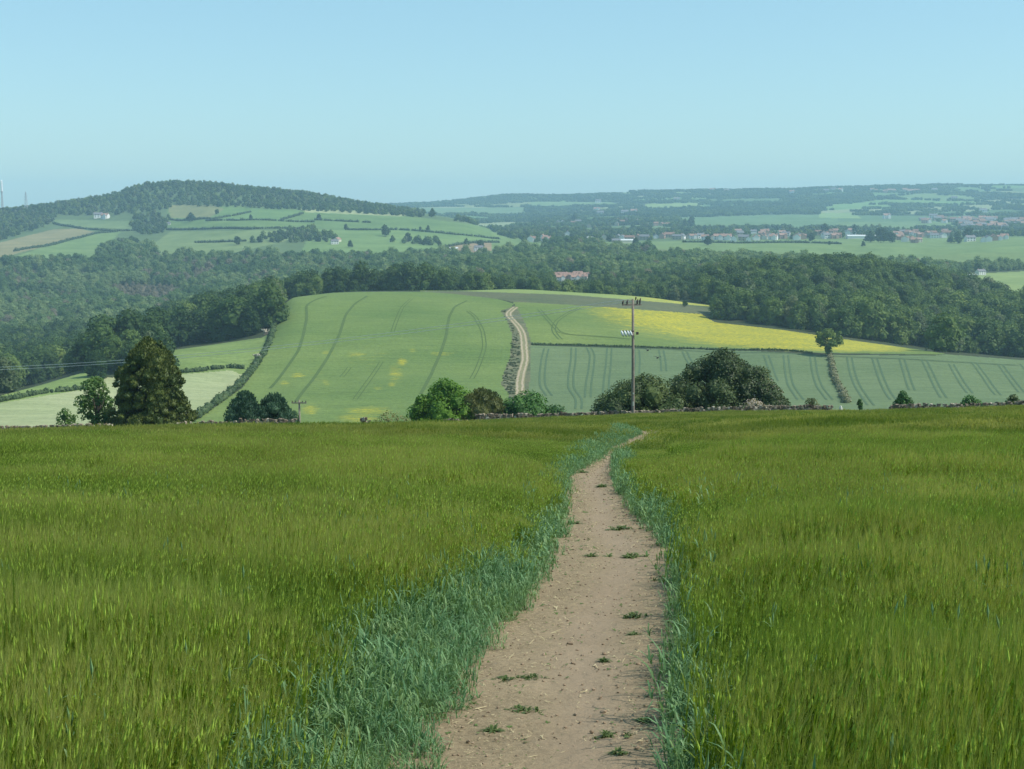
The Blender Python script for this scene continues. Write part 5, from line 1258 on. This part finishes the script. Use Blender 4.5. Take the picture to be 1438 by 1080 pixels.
hedgef([(240,309),(300,308),(330,303),(352,298)], 'hedge between the two top left fields of the far hill', 37)
hedgef([(618,348),(650,343),(690,341),(700,341)], 'hedge running right from the low clump on the far hill', 38)
hedgef([(275,341),(320,340),(345,339)], 'dark hedge above the pale bank at the foot of the far hill', 39)
hedgef([(960,340.5),(1040,342),(1110,341),(1180,343)], 'garden hedge below the village row', 40)

# lone tree at the head of the wandering hedge
def hill_tree():
    g = ground_at(1163, 500, 436, 905); Y = g[1]; rng = np.random.default_rng(90); root = empty('ivy_tree', tuple(g)); tag(root, 'lone tree at the top of the hedge running down the blue green wheat', 'tree')
    H = 40 / F * Y; L = dome_lobes(rng, 46 / F * Y, H * .66, H * .34, 18, 1.5, 2.6, 'round'); L += [(np.array([0, 0, 1.8 + k * 1.2]), 1.6) for k in range(4)]
    tb = MB(); trunk(tb, rng, H * .6, .4, L); tb.build('trunk', [M_bark], root, True)
    cb = MB(); crown(cb, rng, L, 1900, .75, 0, .6, .3, 1.4); cb.build('crown', [WOODM[2]], root)
hill_tree()
def strip_bush():
    for px, py, h, lb in ((961.5, 430.5, 9, 'little dark bush alone on the yellow strip at the hill crest'), (1175, 474, 10, 'pale bush at the wood edge above the rapeseed')):
        g = ground_at(px, py, 436, 905); s = h / F * g[1] / 15; o = link('bush', FTK[1], tuple(g)); o.scale = (s*1.2, s*1.2, s); tag(o, lb, 'bush')
strip_bush()

# ------------------------------------------------------------------ masts on the left hill
M_steel = solid('grey_steel', (.35, .37, .38), (.45, .47, .48), 1, .5, .4, 0); M_wht = solid('white_shroud', (.75, .77, .78), (.82, .83, .84), 1, .5, .3, 0)
def lattice(mb, h, wb, wt, n, th):
    P = lambda f, k: np.array([(wb + (wt - wb) * f) / 2 * (1 if k in (0, 3) else -1), (wb + (wt - wb) * f) / 2 * (1 if k in (0, 1) else -1), h * f])
    for k in range(4): mb.tube([P(0, k), P(1, k)], [th, th * .7], 4)
    for i in range(n):
        for k in range(4): mb.tube([P(i/n, k), P((i+1)/n, (k+1) % 4)], [th*.5]*2, 3); mb.tube([P((i+1)/n, k), P((i+1)/n, (k+1) % 4)], [th*.5]*2, 3)
def masts():
    g = ground_at(3.5, 292, 2900, 3500); Y = g[1]; u = Y / F; root = empty('communication_mast', tuple(g)); tag(root, 'slim radio mast with a fat white top at the left edge of the skyline', 'mast')
    m = MB(); lattice(m, 27*u, 3.6, 2.2, 10, .45); m.build('mast', [M_steel], root)
    m = MB(); m.tube([(0, 0, 27*u), (0, 0, 29*u)], [2.6, 2.6], 10); m.build('platform', [M_steel], root)
    m = MB(); m.tube([(0, 0, 29*u), (0, 0, 43*u), (0, 0, 44.5*u)], [2.3, 2.3, .5], 12); m.build('antenna_shroud', [M_wht], root)
    g = ground_at(37, 296, 2700, 3400); u = g[1] / F; root = empty('pylon', tuple(g)); tag(root, 'small grey lattice pylon on the slope right of the radio mast', 'pylon')
    m = MB(); lattice(m, 26*u, 7, 1.2, 8, .35); m.build('tower', [M_steel], root)
    m = MB(); [m.tube([(-5+q, 0, z*u), (5-q, 0, z*u)], [.3]*2, 4) for z, q in ((15, 0), (19, 1), (23, 2))]; m.build('crossarm', [M_steel], root)
masts()
